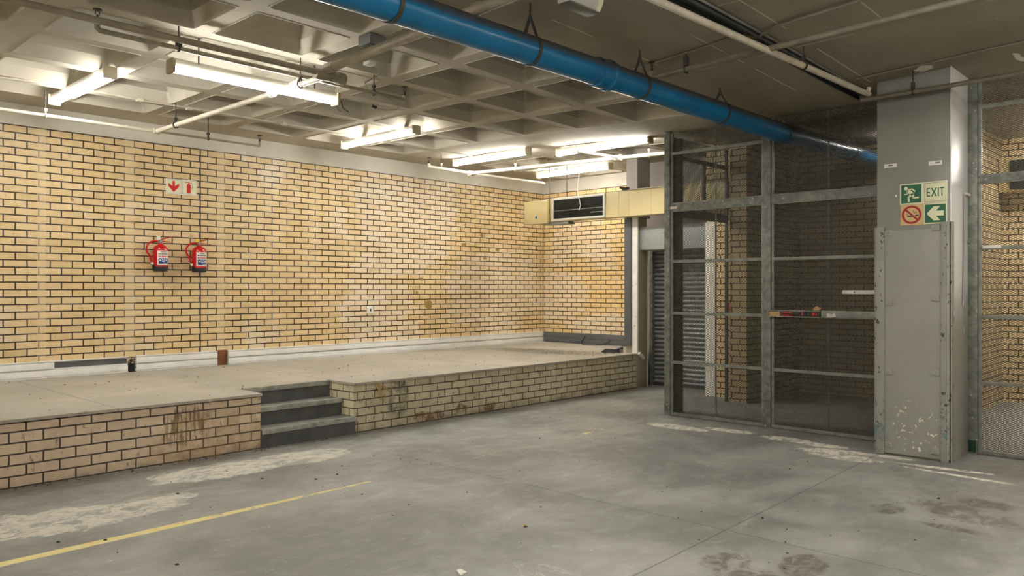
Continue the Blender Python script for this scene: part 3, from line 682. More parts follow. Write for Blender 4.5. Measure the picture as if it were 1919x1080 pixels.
ps = empty('sprinkler_branch', (3.3, 6.2, 3.43), 'cream sprinkler branch running just over the long fluorescent fitting', 'pipe')
b = MB(); b.tube([(2.18,6.13,3.44),(5.00,6.17,3.44)], .019, 12); b.build('pipe_run', M['pipe'], ps)
b = MB(); b.tube([(2.18,6.13,3.44),(2.14,6.13,3.44),(2.12,6.13,3.455),(2.12,6.13,3.50)], .021, 10); b.build('end_elbow', M['pipe'], ps)
b = MB(); b.tube([(5.0,6.17,3.42),(5.0,6.17,3.48)], .021, 10); b.build('end_elbow', M['pipe'], ps)
b = MB(); b.tube([(3.80,6.155,3.44),(3.80,6.17,3.40),(3.80,6.62,3.37)], .017, 10); b.build('riser', M['pipe_white'], ps)
sprinkler(ps, (2.12,6.13,3.50)); sprinkler(ps, (5.0,6.17,3.48))
hanger(ps, 2.72, 6.14, 3.44, .019, 3.62, 'x'); hanger(ps, 4.62, 6.165, 3.44, .019, 3.62, 'x')
b = MB(); b.box(2.70, 2.74, 6.12, 6.16, 3.45, 3.53, .004); b.build('hanger_bracket', M['rod'], ps)

pw = empty('wall_sprinkler_pipe', (2.0, 9.2, 3.36), 'thin cream sprinkler pipe running close along the top of the long wall', 'pipe')
b = MB(); b.tube([(-3.9,9.14,3.35),(3.80,9.16,3.36)], .019, 12); b.build('pipe_run', M['pipe_white'], pw)
b = MB(); b.tube([(3.80,9.16,3.36),(5.10,9.18,3.365)], .013, 10); b.build('thin_end', M['pipe'], pw)
b = MB(); b.tube([(5.10,9.18,3.365),(5.10,9.18,3.42)], .014, 8); b.build('end_elbow', M['pipe'], pw); sprinkler(pw, (5.10,9.18,3.41))
hanger(pw, 2.66, 9.15, 3.355, .019, 3.62, 'x', M['pipe_white']); hanger(pw, 4.42, 9.17, 3.365, .014, 3.62, 'x')

pf = empty('far_sprinkler_pipe', (9.0, 7.5, 3.38), 'white sprinkler pipe in the far corner running towards the cage', 'pipe')
b = MB(); b.tube([(8.68,9.05,3.385),(8.85,7.83,3.385),(9.15,5.9,3.385),(9.2,5.45,3.385)], .026, 12); b.build('pipe_run', M['pipe_white'], pf)
b = MB(); b.tube([(7.76,9.0,3.385),(8.68,9.05,3.385)], .024, 12); b.tube([(7.76,9.0,3.375),(7.76,9.0,3.43)], .024, 10); b.build('left_arm', M['pipe_white'], pf); sprinkler(pf, (7.76,9.0,3.43))
b = MB(); b.tube([(8.68,9.05,3.385),(10.3,8.95,3.385),(10.33,8.95,3.37)], .017, 10); b.build('right_arm', M['pipe_white'], pf)
b = MB(); b.tube([(9.03,6.45,3.385),(8.3,6.6,3.39)], .02, 10); b.build('branch', M['pipe_white'], pf)
coupling(pf, (9.04,6.47,3.385), .032, 'y', .10, M['pipe_white'], 'tee'); coupling(pf, (8.68,9.05,3.385), .030, 'x', .10, M['pipe_white'], 'tee')
hanger(pf, 8.02, 9.02, 3.385, .024, 3.62, 'x', M['pipe_white']); hanger(pf, 8.80, 8.2, 3.385, .026, 3.60, 'y', M['pipe_white']); hanger(pf, 9.13, 6.02, 3.385, .026, 3.56, 'y', M['pipe_white'])

# right-hand side pipes
pr_ = empty('ceiling_pipe', (6, 2.72, 3.40), 'bright cream pipe slanting across the top right towards the grey column', 'pipe')
b = MB(); b.tube([(.8,2.90,3.42),(4.27,2.80,3.41),(5.66,2.76,3.41),(7.76,2.665,3.40)], .026, 12); b.tube([(7.74,2.665,3.40),(7.76,2.66,3.46)], .02, 8); b.build('pipe_run', M['pipe_white'], pr_)
hanger(pr_, 6.42, 2.725, 3.405, .027, zc(6.4,2.7), 'x')
ptr = empty('ceiling_channel', (5, 2.88, 3.52), 'dark steel channel fixed flat on the ceiling beside the bright pipe', 'channel')
b = MB()
xs_ = [.6, 2.0, 3.4, 4.6, 5.4, 6.2, 7.0, 7.7, 8.2]
for a, c in zip(xs_[:-1], xs_[1:]):
    for (o0, o1, d0, d1) in ((-.055,-.045,-.045,0),(.045,.055,-.045,0),(-.055,.055,-.006,0)):
        ya = 2.93-.017*(a-4); yc = 2.93-.017*(c-4)
        v = []
        for (X_, Y_) in ((a, ya), (c, yc)):
            for oo in (o0, o1):
                for dd_ in (d0, d1): v.append((X_, Y_+oo, zc(X_,Y_)+dd_-.002))
        b.add(v, [(0,1,3,2),(4,6,7,5),(0,4,5,1),(2,3,7,6),(0,2,6,4),(1,5,7,3)])
b.build('channel_body', paint('blue_grey_channel', (.075,.08,.09,1), (.05,.053,.06,1), .45, .3, scale=8), ptr)
b = MB(); b.tube([(4.6,2.845,zc(4.6,2.85)-.012),(6.2,2.82,zc(6.2,2.82)-.012),(7.8,2.79,zc(7.8,2.79)-.012),(8.2,2.785,zc(8.2,2.79)-.012)], .011, 8); b.tube([(4.6,2.99,zc(4.6,2.99)-.006),(6.2,2.963,zc(6.2,2.96)-.006),(8.2,2.93,zc(8.2,2.93)-.006)], .006, 8); b.build('edge_strip', M['galv2'], ptr)

psr = empty('sprinkler_pipe_right', (5.8, 2.5, 3.42), 'brownish sprinkler pipe crossing under the right ceiling with its head near the blue pipe', 'pipe')
b = MB(); b.tube([(5.93,3.84,3.42),(5.90,3.6,3.42),(5.72,1.43,3.42),(5.6,.0,3.42)], .024, 12); b.build('pipe_run', M['pipe_brown'], psr)
b = MB(); b.tube([(5.93,3.82,3.42),(5.935,3.87,3.42),(5.935,3.885,3.44),(5.935,3.885,3.48)], .022, 10); b.build('end_elbow', M['pipe_brown'], psr); sprinkler(psr, (5.935,3.885,3.47))
hanger(psr, 5.90, 3.52, 3.42, .024, zc(5.9,3.5), 'y'); b = MB(); b.box(5.88,5.92,3.50,3.54,3.45,3.53,.003); b.build('hanger_bracket', M['rod'], psr)

plr = empty('sprinkler_pipe_column', (7.7, 2, 3.33), 'brownish pipe passing in front of the top of the grey column', 'pipe')
b = MB(); b.tube([(7.72,2.72,3.345),(7.70,2.0,3.345),(7.62,1.0,3.345),(7.6,.2,3.345)], .021, 12); b.build('pipe_run', M['pipe_brown'], plr)
hanger(plr, 7.71, 2.26, 3.345, .021, zc(7.7,2.3)+.0, 'y'); b = MB(); b.box(7.695,7.725,2.245,2.275,3.37,3.43,.003); b.build('hanger_bracket', M['rod'], plr)

def onceil(px, py, dz=.012):
    q = at(px, py, 3.55)
    for _ in range(4): q = at(px, py, zc(q.x, q.y)-dz)
    return q
b = MB(); b.tube([onceil(*p) for p in ((1605,148),(1680,131),(1760,114),(1840,95),(1925,77))], .010, 8)
c1_ = tag(b.build('ceiling_conduit', M['pipe_brown']), 'thin conduit clipped to the ceiling above the grey column', 'conduit')
b = MB(); b.tube([onceil(*p) for p in ((1170,133),(1230,117),(1300,95),(1360,74),(1400,62))], .010, 8)
b.tube([onceil(*p, dz=.03) for p in ((1400,68),(1420,69),(1438,60),(1456,49),(1480,42),(1500,35),(1560,17),(1640,-8))], .013, 8)
tag(b.build('ceiling_conduit', M['pipe_brown']), 'grey conduit that jumps over the dark ceiling channel in an S bend', 'conduit')
b = MB(); b.tube([onceil(*p) for p in ((-40,140),(60,152),(130,165))], .010, 8)
tag(b.build('ceiling_conduit', M['pipe_white']), 'thin conduit on the ceiling left of the leftmost fluorescent fitting', 'conduit')
b = MB(); b.tube([onceil(*p) for p in ((175,170),(260,187),(360,203),(440,216),(530,232),(630,247))], .010, 8)
for p in ((262,187),(355,203),(533,232)): q = onceil(*p); b.box(q.x-.03, q.x+.03, q.y-.03, q.y+.03, q.z-.02, q.z+.012, .004)
tag(b.build('ceiling_conduit', M['pipe_white']), 'thin white conduit with small boxes linking the two left fittings', 'conduit')
b = MB(); b.tube([onceil(*p) for p in ((755,270),(790,277),(850,287),(915,297))], .010, 8)
tag(b.build('ceiling_conduit', M['pipe']), 'thin dark conduit linking the middle fitting to the corner fitting', 'conduit')

# dangling socket and cord by the elbow
so = empty('hanging_socket', (3.8, 5.15, 3.36), 'white socket with dangling flex and plug under the cream main', 'socket')
b = MB(); b.box(3.79, 3.86, 5.12, 5.20, 3.345, 3.375, .004); b.build('body', M['white'], so)
b = MB(); b.tube([(3.84,5.12,3.34),(3.88,5.10,3.31),(3.87,5.12,3.26),(3.78,5.16,3.20),(3.80,5.14,3.14),(3.93,5.05,3.08),(4.0,5.0,3.03),(3.98,5.02,2.995),(3.90,5.06,2.985),(3.85,5.10,3.0)], .005, 6); b.build('flex', M['greywall'], so)
b = MB(); b.tube([(3.85,5.10,3.0),(3.82,5.12,3.015)], .012, 8); b.build('plug', M['black'], so)
b = MB(); b.tube([(4.312,6.33,3.36),(4.36,6.33,3.34),(4.38,6.33,3.28),(4.44,6.32,3.25)], .005, 6); b.tube([(4.31,6.34,3.32),(4.33,6.34,3.26),(4.36,6.33,3.24)], .004, 6)
tag(b.build('loose_wires', M['black']), 'loose black wire tails at the right end of the long fitting', 'wire')

# ------------------------------------------------------------------ blue pipe
BY, BZ, BR = 3.80, 3.275, .105
bp = empty('blue_pipe', (5, BY, BZ), 'large blue plastic drain pipe slung under the ceiling and through the cage', 'pipe')
b = MB(); b.tube([(-3.9,BY,BZ-.02),(2.9,BY,BZ),(5.13,BY,BZ),(8.4,BY,BZ),(9.6,BY,BZ+.03),(11.69,BY,BZ+.065)], BR, 40); b.build('pipe_run', M['blue'], bp)
for xx in (5.13,):
    b = MB(); b.lathe([(BR,-.13),(BR+.012,-.125),(BR+.012,.0),(BR+.02,.01),(BR+.02,.05),(BR+.006,.06),(BR,.07)], (xx,BY,BZ), 40, 'x'); b.build('socket_joint', M['blue'], bp)
for i, xx in enumerate((2.98, 4.23, 5.62, 7.00, 8.38, 10.4)):
    hz = zc(xx, BY); zr = BZ+(0.0 if xx < 9 else .04)
    r = empty('pipe_strap_hanger', (xx, BY, zr), ['leftmost strap hanger on the blue pipe, at the top edge', 'strap hanger on the blue pipe below the bulkhead light', 'strap hanger on the blue pipe beside the pipe joint', 'strap hanger on the blue pipe right of the brownish sprinkler head', 'last strap hanger on the blue pipe before it enters the cage', 'strap hanger on the blue pipe inside the cage'][i], 'pipe hanger')
    b = MB(); n = 28; ra, rb = BR+.002, BR+.007; apex = zr+BR+.14 if xx < 7.5 else hz-.03
    apex = min(apex, hz-.03)
    outer = []; inner = []
    for k in range(n+1):
        a = R(55)-(R(290))*k/n
        outer.append((math.cos(a)*rb, math.sin(a)*rb)); inner.append((math.cos(a)*ra, math.sin(a)*ra))
    top = apex-zr
    P_ = [(.004, top)] + outer + [(-.004, top)]
    Q_ = [(.0, top-.01)] + inner + [(-.0, top-.01)]
    V = []
    for (u, v) in P_: V += [(xx-.016, BY+u, zr+v), (xx+.016, BY+u, zr+v)]
    m_ = len(V)
    for (u, v) in Q_: V += [(xx-.016, BY+u, zr+v), (xx+.016, BY+u, zr+v)]
    F = []
    for k in range(len(P_)-1):
        F += [(2*k,2*k+1,2*k+3,2*k+2), (m_+2*k,m_+2*k+2,m_+2*k+3,m_+2*k+1), (2*k,2*k+2,m_+2*k+2,m_+2*k), (2*k+1,m_+2*k+1,m_+2*k+3,2*k+3)]
    b.add(V, F); b.build('strap', M['strap'], r)
    b = MB(); b.tube([(xx,BY,apex-.04),(xx,BY,hz+.01)], .007, 8); b.lathe([(.012,-.008),(.012,.008)], (xx,BY,apex), 6); b.build('threaded_rod', M['rod'], r)

# ------------------------------------------------------------------ cage
def panel(mb, axis, fixed, u0, u1, z0, z1, a=.0208, h=.0103, w=.0047, th=.0016):
    """expanded metal: two crossing families of thin strands clipped to the rectangle"""
    k = h/a; ln = math.hypot(1, k)
    for s in (1, -1):
        c0 = z0 - s*k*(u1 if s > 0 else u0) ; c1 = z1 - s*k*(u0 if s > 0 else u1)
        n0 = math.floor(c0/(2*h)); n1 = math.ceil(c1/(2*h))
        for n in range(n0, n1+1):
            c = n*2*h
            ua, ub = u0, u1
            # z = s*k*u + c within z0..z1
            ul, uh = sorted(((z0-c)/(s*k), (z1-c)/(s*k)))
            ua = max(ua, ul); ub = min(ub, uh)
            if ub-ua < .004: continue
            za, zb = s*k*ua+c, s*k*ub+c
            du_, dz_ = -s*k/ln*w/2, 1/ln*w/2
            f0 = fixed + (.0 if s > 0 else th*.6)
            q = []
            for (u, z) in ((ua,za),(ub,zb)):
                for sg in (1,-1):
                    for dd_ in (0, th):
                        if axis == 'x': q.append((f0+dd_, u+sg*du_, z+sg*dz_))
                        else: q.append((u+sg*du_, f0+dd_, z+sg*dz_))
            mb.add(q, [(0,1,5,4),(2,6,7,3),(0,4,6,2),(1,3,7,5)])
def pbuild(mb, name, m, r):
    return mb.build(name, m, r, smooth=False)
CX = 8.44
def bay(r, y0, y1, rails, beams, stile_top=True, mullion=None, skip=()):
    """one mesh bay: flat bars, beams, stiles and expanded metal panels between them"""
    zt = min(zc(CX, y0), zc(CX, y1)) - .004
    edges = sorted([(z-.0175, z+.0175) for z in rails] + [(a, c) for a, c in beams])
    for i, z in enumerate(rails):
        if i in skip: continue
        b = MB(); b.box(CX-.02, CX+.015, y0, y1, z-.0175, z+.0175, .002); b.box(CX-.024, CX-.018, y0, y1, z+.006, z+.019); b.build('rail', M['galv2'], r)
    for a, c in beams:
        b = MB(); b.box(CX-.03, CX+.02, y0, y1, a+.012, c-.012, .003); b.build('beam', M['galv'], r)
        for zz_ in (a, c-.016):
            b = MB(); b.box(CX-.022, CX+.014, y0+.002, y1-.002, zz_, zz_+.016, .002); b.build('beam_edge', M['galv2'], r)
    zs = [e[1] for e in edges]; ze = [e[0] for e in edges][1:] + [zt]
    for a, c in zip(zs, ze):
        if c-a < .05: continue
        b = MB(); panel(b, 'x', CX+.004, y0+.004, y1-.004, a, c); pbuild(b, 'mesh_panel', M['mesh'], r)
    for yy in (y0, y1-.028):
        b = MB(); b.box(CX-.018, CX+.012, yy, yy+.028, .02, zt, .002); b.build('stile', M['galv2'], r)
    if mullion:
        b = MB(); b.tube([(CX+.03, mullion, .02), (CX+.03, mullion, zt)], .009, 8); b.build('stiffener', M['galv2'], r)
cg = empty('mesh_screen', (CX, 3.9, 0), 'galvanised expanded mesh cage front left of the grey column', 'cage')
bay(cg, 4.032, 5.240, [.022,.655,1.257,1.890,3.215], [(2.500,2.612)], mullion=4.649)
bay(cg, 2.625, 3.940, [.022,.655,1.275,1.890], [(2.500,2.612)], mullion=3.322, skip=(2,))
for (a, c) in ((5.240,5.322),(3.942,4.031)):
    b = MB(); b.box(CX-.035, CX+.03, a, c, .0, zc(CX,(a+c)/2)-.003, .004); b.build('post', M['galv'], cg)
b = MB(); b.box(CX-.037, CX-.034, 5.14, 5.235, 2.535, 2.565, .001); b.build('paper_label', M['paper'], cg)
b = MB(); b.box(CX-.01, CX+.02, 2.625, 5.24, 0, .012); b.build('floor_strip', M['darksteel'], cg)
cr = empty('mesh_screen', (CX, 1.2, 0), 'galvanised expanded mesh cage front right of the grey column', 'cage')
bay(cr, -.2, 1.90, [.022,.672,1.291,1.940,3.266], [(2.542,2.630)])
b = MB(); b.box(CX-.035, CX+.03, 1.902, 1.985, 0, zc(CX,1.95)-.02, .004); b.build('post', M['galv'], cr)
b = MB(); b.box(CX-.037, CX-.034, 1.912, 1.975, .02, .13, .01); b.build('painted_foot_patch', paint('dark_green_paint', (.004,.035,.02,1), (.003,.025,.015,1), .4), cr)
b = MB(); b.box(CX-.03, CX-.019, 1.71, 1.86, 1.935, 1.965, .002); b.build('torn_tape', M['paper'], cr)
# side return of the left cage, with a doorway under its transom
cs = empty('mesh_screen', (9.2, 5.31, 0), 'dark mesh side screen of the cage with a doorway below its transom', 'cage')
b = MB(); b.box(8.49, 8.755, 5.295, 5.30, .0, 3.45); b.build('steel_sheet', M['darksteel'], cs)
for (z0, z1) in ((2.46,2.57),(3.19,3.24)):
    b = MB(); b.box(8.755, 9.965, 5.285, 5.325, z0, z1, .003); b.build('transom', M['darksteel'], cs)
for xx, z0, z1 in ((9.96,.0,3.47),(9.34,2.57,3.19),(8.77,.0,3.46)):
    b = MB(); b.box(xx-.02, xx+.02, 5.285, 5.325, z0, z1, .003); b.build('side_post', M['darksteel'], cs)
for (z0, z1) in ((2.57,3.19),(3.24,3.46)):
    b = MB(); panel(b, 'y', 5.305, 8.79, 9.95, z0, z1); pbuild(b, 'mesh_panel', M['mesh'], cs)
tag(MB().box(10.285, 10.30, 5.40, 5.50, 1.24, 1.36, .003).build('red_notice', M['brightred']), 'small red notice on the brick jamb seen through the cage', 'notice')

# shelf strip on the cage with its odds and ends
sf_ = empty('shelf_strip', (8.39, 3.4, 1.24), 'narrow grey metal strip shelf fixed across the cage front', 'shelf')
b = MB(); b.box(8.385, 8.43, 2.63, 3.37, 1.245, 1.325, .003); b.build('front_plate', M['galv2'], sf_)
b = MB(); b.box(8.37, 8.43, 3.37, 3.955, 1.245, 1.256, .002); b.box(8.37, 8.43, 3.37, 3.955, 1.312, 1.322, .002); b.box(8.42, 8.43, 3.37, 3.955, 1.25, 1.32); b.box(8.37, 8.43, 3.948, 3.958, 1.245, 1.322); b.build('open_tray', M['galv2'], sf_)
b = MB(); b.box(8.382, 8.385, 3.22, 3.30, 1.268, 1.278); b.add([(8.383,3.21,1.26),(8.383,3.31,1.255),(8.383,3.30,1.30),(8.383,3.26,1.285),(8.383,3.22,1.303)], [(0,1,2,3,4)]); b.build('paper_scrap', M['paper'], sf_)
tag(MB().box(8.375, 8.415, 3.82, 3.945, 1.256, 1.306, .002).build('card_piece', M['card']), 'tan card piece lying in the left end of the tray shelf', 'card')
for i, (a, c, m_, lb) in enumerate(((3.68,3.80,'signred','dark red fuse pack in the tray beside the tan card'), (3.53,3.675,'darksteel','black meter module in the tray with a red digit, nearer the red pack'), (3.38,3.525,'darksteel','black meter module in the tray with red digits, at the tray right end'))):
    r = empty('tray_module', (8.39, (a+c)/2, 1.257), lb, 'module')
    b = MB(); b.box(8.376, 8.415, a, c, 1.257, 1.308, .002); b.build('body', M[m_], r)
    if i: 
        b = MB(); b.box(8.373, 8.376, a+.03, a+.045, 1.268, 1.30); 
        if i == 2: b.box(8.373, 8.376, a+.055, a+.08, 1.268, 1.30)
        b.build('red_digit', M['brightred'], r)
    else:
        b = MB(); 
        for k in range(5): b.box(8.373, 8.376, a+.01+k*.022, a+.022+k*.022, 1.268+.006*(k%2), 1.292)
        b.build('dark_contacts', M['ink'], r)
b = MB(); b.add([(8.40,3.46,1.324),(8.40,3.40,1.324),(8.40,3.37,1.350),(8.40,3.42,1.372),(8.40,3.45,1.355)], [(0,1,2,3,4)]); b.add([(8.402,3.46,1.324),(8.402,3.40,1.324),(8.402,3.37,1.350),(8.402,3.42,1.372),(8.402,3.45,1.355)], [(4,3,2,1,0)])
tag(b.build('torn_card', M['card']), 'torn pale cardboard scrap standing on top of the tray shelf', 'card')
wr = empty('white_bracket_rail', (8.47, 3.0, 1.49), 'white perforated rail on the cage mesh beside the grey column', 'rail')
b = MB(); b.box(8.41, 8.425, 2.64, 3.155, 1.503, 1.543, .002); b.build('rail_body', M['white'], wr)
b = MB()
for yy in (3.03, 2.77): b.lathe([(.007,-.002),(.007,.002)], (8.409, yy, 1.523), 10, 'x')
b.build('screw_holes', M['ink'], wr)

# right store: duct with black louvre
rd = empty('store_duct', (12.4, 1.5, 2.85), 'cream duct with long black louvre seen through the right mesh', 'duct')
b = MB(); b.box(12.32, 12.58, -1.0, 2.53, 2.86, 3.32, .006); b.build('casing', M['duct'], rd)
b = MB(); b.box(12.30, 12.32, -.8, 2.40, 2.89, 3.28, .003); b.build('louvre', M['ink'], rd)

# ------------------------------------------------------------------ grey column with steel guard and signs
co = empty('concrete_column', (8.15, 2.3, 0), 'square grey painted concrete column carrying the exit signs', 'column')
X0, X1, Y0, Y1 = 7.84, 8.44, 1.985, 2.615
b = MB(); b.box(X0, X1-.002, Y0+.004, Y1, 0, zc(X0,2.3)+.03, .004); b.build('shaft', M['colgrey'], co)
b = MB(); b.box(X0+.004, X1-.002, Y0-.003, Y0+.005, 0, zc(X0,Y0)+.02, .001); b.build('painted_side', M['colside'], co)
gd = empty('column_guard', (7.82, 2.3, 0), 'grey steel guard plate with chipped flanges clamped to the lower column', 'guard')
b = MB(); b.box(7.815, X0, 2.04, 2.55, .02, 2.10, .002); b.build('plate', M['guard'], gd)
b = MB(); b.box(7.80, X0, 2.54, 2.622, .005, 2.135, .003); b.box(7.80, X1-.2, 2.616, 2.626, .005, 2.135); b.build('flange', M['flange'], gd)
b = MB(); b.box(7.80, X0, 1.972, 2.055, .0, 2.16, .003); b.box(7.80, 7.88, 1.966, 1.985, .0, 2.16, .002); b.build('flange', M['flange'], gd)
for yy, zs_ in ((2.50, (.10,.78,1.43,2.08)), (2.10, (.09,.80,1.47,2.11))):
    for z0 in zs_:
        b = MB(); b.box(7.802, 7.815, yy-.035, yy+.035, z0-.026, z0+.026, .003); k_ = b.build('clamp_lug', M['guard'], gd)
        b = MB(); b.lathe([(.011,-.010),(.011,0)], (7.802, yy, z0), 6, 'x'); b.build('bolt', M['flange'], k_)
# conduit and hook on the white side
b = MB(); b.tube([(8.20,Y0-.012,1.40),(8.235,Y0-.012,1.9),(8.235,Y0-.012,2.44)], .008, 8); b.build('thin_conduit', M['greywall'], co)
b = MB(); b.tube([(8.235,Y0-.012,2.44),(8.30,Y0-.012,2.45),(8.43,Y0-.02,2.44)], .014, 8); b.build('cable_stub', M['white'], co)
b = MB(); b.lathe([(.022,-.02),(.022,0)], (8.40, Y0-.006, 2.0), 12, 'y'); b.build('round_fixing', M['galv'], co)

def sign(name, y1, y0, z0, z1, back, label, cat='sign', xx=X0-.002):
    r = empty(name, (xx, (y0+y1)/2, z0), label, cat)
    b = MB(); b.box(xx-.004, xx+.002, y0, y1, z0, z1, .0015); b.build('board', back, r)
    w_ = y1-y0; h_ = z1-z0
    def fn(u, v, d): return (xx-.004-d, y1-u*w_, z0+v*h_)     # u to the viewer's right, v up
    return r, fn
def poly(r, fn, pts, m, name, d=.0006, d0=0): 
    b = MB()
    for p in (pts if isinstance(pts[0][0], (tuple, list)) else [pts]): b.prism(p, fn, d0, d)
    return b.build(name, m, r, smooth=False)
def circ(cx, cy, r_, n=24): return [(cx+r_*math.cos(2*PI*k/n), cy+r_*math.sin(2*PI*k/n)) for k in range(n)]
def rect(a, b_, c, d): return [(a,c),(b_,c),(b_,d),(a,d)]
def seg(x0, y0, x1, y1, w0, w1=None):
    w1 = w1 or w0; l = math.hypot(x1-x0, y1-y0); nx, ny = -(y1-y0)/l, (x1-x0)/l
    return [(x0-nx*w0/2,y0-ny*w0/2),(x1-nx*w1/2,y1-ny*w1/2),(x1+nx*w1/2,y1+ny*w1/2),(x0+nx*w0/2,y0+ny*w0/2)]
s1, fn = sign('running_man_sign', 2.410, 2.212, 2.338, 2.530, M['cream'], 'green running man escape sign, upper left of the four on the column')
poly(s1, fn, rect(.06,.94,.06,.94), M['green'], 'green_field')
man = [circ(.27,.77,.085), seg(.33,.68,.58,.45,.17,.15), seg(.36,.72,.56,.72,.06), seg(.55,.72,.67,.60,.055), seg(.33,.65,.34,.50,.055), seg(.35,.49,.18,.49,.055),
       seg(.55,.50,.60,.29,.13,.09), seg(.56,.29,.83,.31,.075), seg(.52,.46,.38,.33,.11,.09), seg(.38,.36,.40,.12,.085)]
poly(s1, fn, man, M['cream'], 'running_figure', .0012, .0006)
s2, fn = sign('exit_sign', 2.209, 2.010, 2.338, 2.532, M['cream'], 'cream EXIT sign, upper right of the four on the column')
poly(s2, fn, [rect(.06,.94,.06,.072), rect(.06,.94,.928,.94), rect(.06,.072,.06,.94), rect(.928,.94,.06,.94)], M['ink'], 'thin_border')
LZ0, LZ1 = .30, .70
L = [rect(.15,.185,LZ0,LZ1), rect(.15,.29,LZ0,LZ0+.055), rect(.15,.29,LZ1-.055,LZ1), rect(.15,.27,.475,.525),
     seg(.35,LZ0,.55,LZ1,.05), seg(.55,LZ0,.35,LZ1,.05), rect(.61,.655,LZ0,LZ1), rect(.76,.805,LZ0,LZ1), rect(.69,.875,LZ1-.055,LZ1)]
poly(s2, fn, L, M['green'], 'exit_lettering', .0012)
s3, fn = sign('no_smoking_sign', 2.405, 2.212, 2.145, 2.336, M['tan'], 'faded tan no smoking sign with red ring, lower left of the four')
ring = []
for k in range(36):
    a0, a1 = 2*PI*k/36, 2*PI*(k+1)/36
    ring.append([(.5+.34*math.cos(a0),.5+.34*math.sin(a0)),(.5+.44*math.cos(a0),.5+.44*math.sin(a0)),(.5+.44*math.cos(a1),.5+.44*math.sin(a1)),(.5+.34*math.cos(a1),.5+.34*math.sin(a1))])
poly(s3, fn, [rect(.32,.62,.40,.46), rect(.66,.80,.42,.49), seg(.55,.70,.68,.60,.02), seg(.68,.60,.60,.52,.02), seg(.60,.74,.58,.58,.02), seg(.70,.66,.72,.56,.02), rect(.30,.33,.46,.52)], M['ink'], 'cigarette')
poly(s3, fn, ring + [seg(.24,.75,.76,.25,.09)], M['signred'], 'red_ring_and_bar', .0014)
s4, fn = sign('arrow_sign', 2.209, 2.012, 2.147, 2.336, M['cream'], 'green sign with cream arrow pointing left, lower right of the four')
poly(s4, fn, rect(.06,.94,.06,.94), M['green'], 'green_field')
poly(s4, fn, [[(.14,.5),(.44,.84),(.72,.84),(.54,.62),(.86,.62),(.86,.38),(.54,.38),(.72,.16),(.44,.16)][::-1]], M['cream'], 'arrow', .0012, .0006)
for (y1_, y0_, z0_, z1_, lb, off) in ((2.550,2.438,2.696,2.730,'small white sticker with black print, left of the two above the signs',.35), (2.164,2.053,2.678,2.717,'small white sticker with black print, right of the two above the signs',.5)):
    r, fn = sign('asset_sticker', y1_, y0_, z0_, z1_, M['white'], lb, 'sticker')
    poly(r, fn, [rect(off+.01+k*.075, off+.065+k*.075, .35, .72) for k in range(5)], M['ink'], 'black_print')
    poly(r, fn, circ(.18,.5,.05,8), M['ink'], 'dot')
tag(MB().box(X0-.003, X0+.001, 2.438, 2.452, 2.415, 2.435, .001).build('torn_sticker', M['paper']), 'tiny torn white sticker left of the running man sign', 'sticker')

# ------------------------------------------------------------------ signs, extinguishers, socket on the long wall
def wsign(name, x0, x1, z0, z1, label):
    yy = WA_Y-.004
    r = empty(name, ((x0+x1)/2, yy, z0), label, 'sign')
    b = MB(); b.box(x0, x1, yy-.006, yy, z0, z1, .003); b.build('board', M['white'], r)
    def fn(u, v, d): return (x0+u*(x1-x0), yy-.006-d, z0+v*(z1-z0))
    poly(r, fn, rect(.06,.94,.06,.94), M['cream'], 'cream_field', .0006)
    poly(r, fn, [rect(.055,.945,.055,.07), rect(.055,.945,.93,.945), rect(.055,.07,.055,.945), rect(.93,.945,.055,.945)], M['greywall'], 'thin_border', .001)
    return r, fn
r, fn = wsign('fire_arrow_sign', 4.284, 4.483, 2.763, 2.960, 'square sign with red arrow pointing down, above the left extinguisher')
poly(r, fn, [[(.42,.86),(.42,.52),(.16,.72),(.16,.50),(.5,.14),(.84,.50),(.84,.72),(.58,.52),(.58,.86)]], M['brightred'], 'red_arrow', .0014, .0006)
r, fn = wsign('fire_extinguisher_sign', 4.486, 4.685, 2.766, 2.963, 'square sign with red extinguisher picture, right of the arrow sign')
poly(r, fn, [rect(.34,.60,.12,.66), [(.34,.66),(.60,.66),(.54,.74),(.40,.74)], rect(.43,.51,.74,.82), seg(.22,.80,.46,.84,.035), seg(.46,.84,.60,.80,.03)], M['brightred'], 'red_extinguisher', .0014, .0006)
poly(r, fn, [seg(.50,.82,.66,.80,.02), seg(.66,.80,.74,.70,.02), seg(.74,.70,.70,.52,.02), seg(.70,.52,.66,.40,.02), seg(.22,.78,.30,.84,.02)], M['ink'], 'black_hose', .0016, .0006)

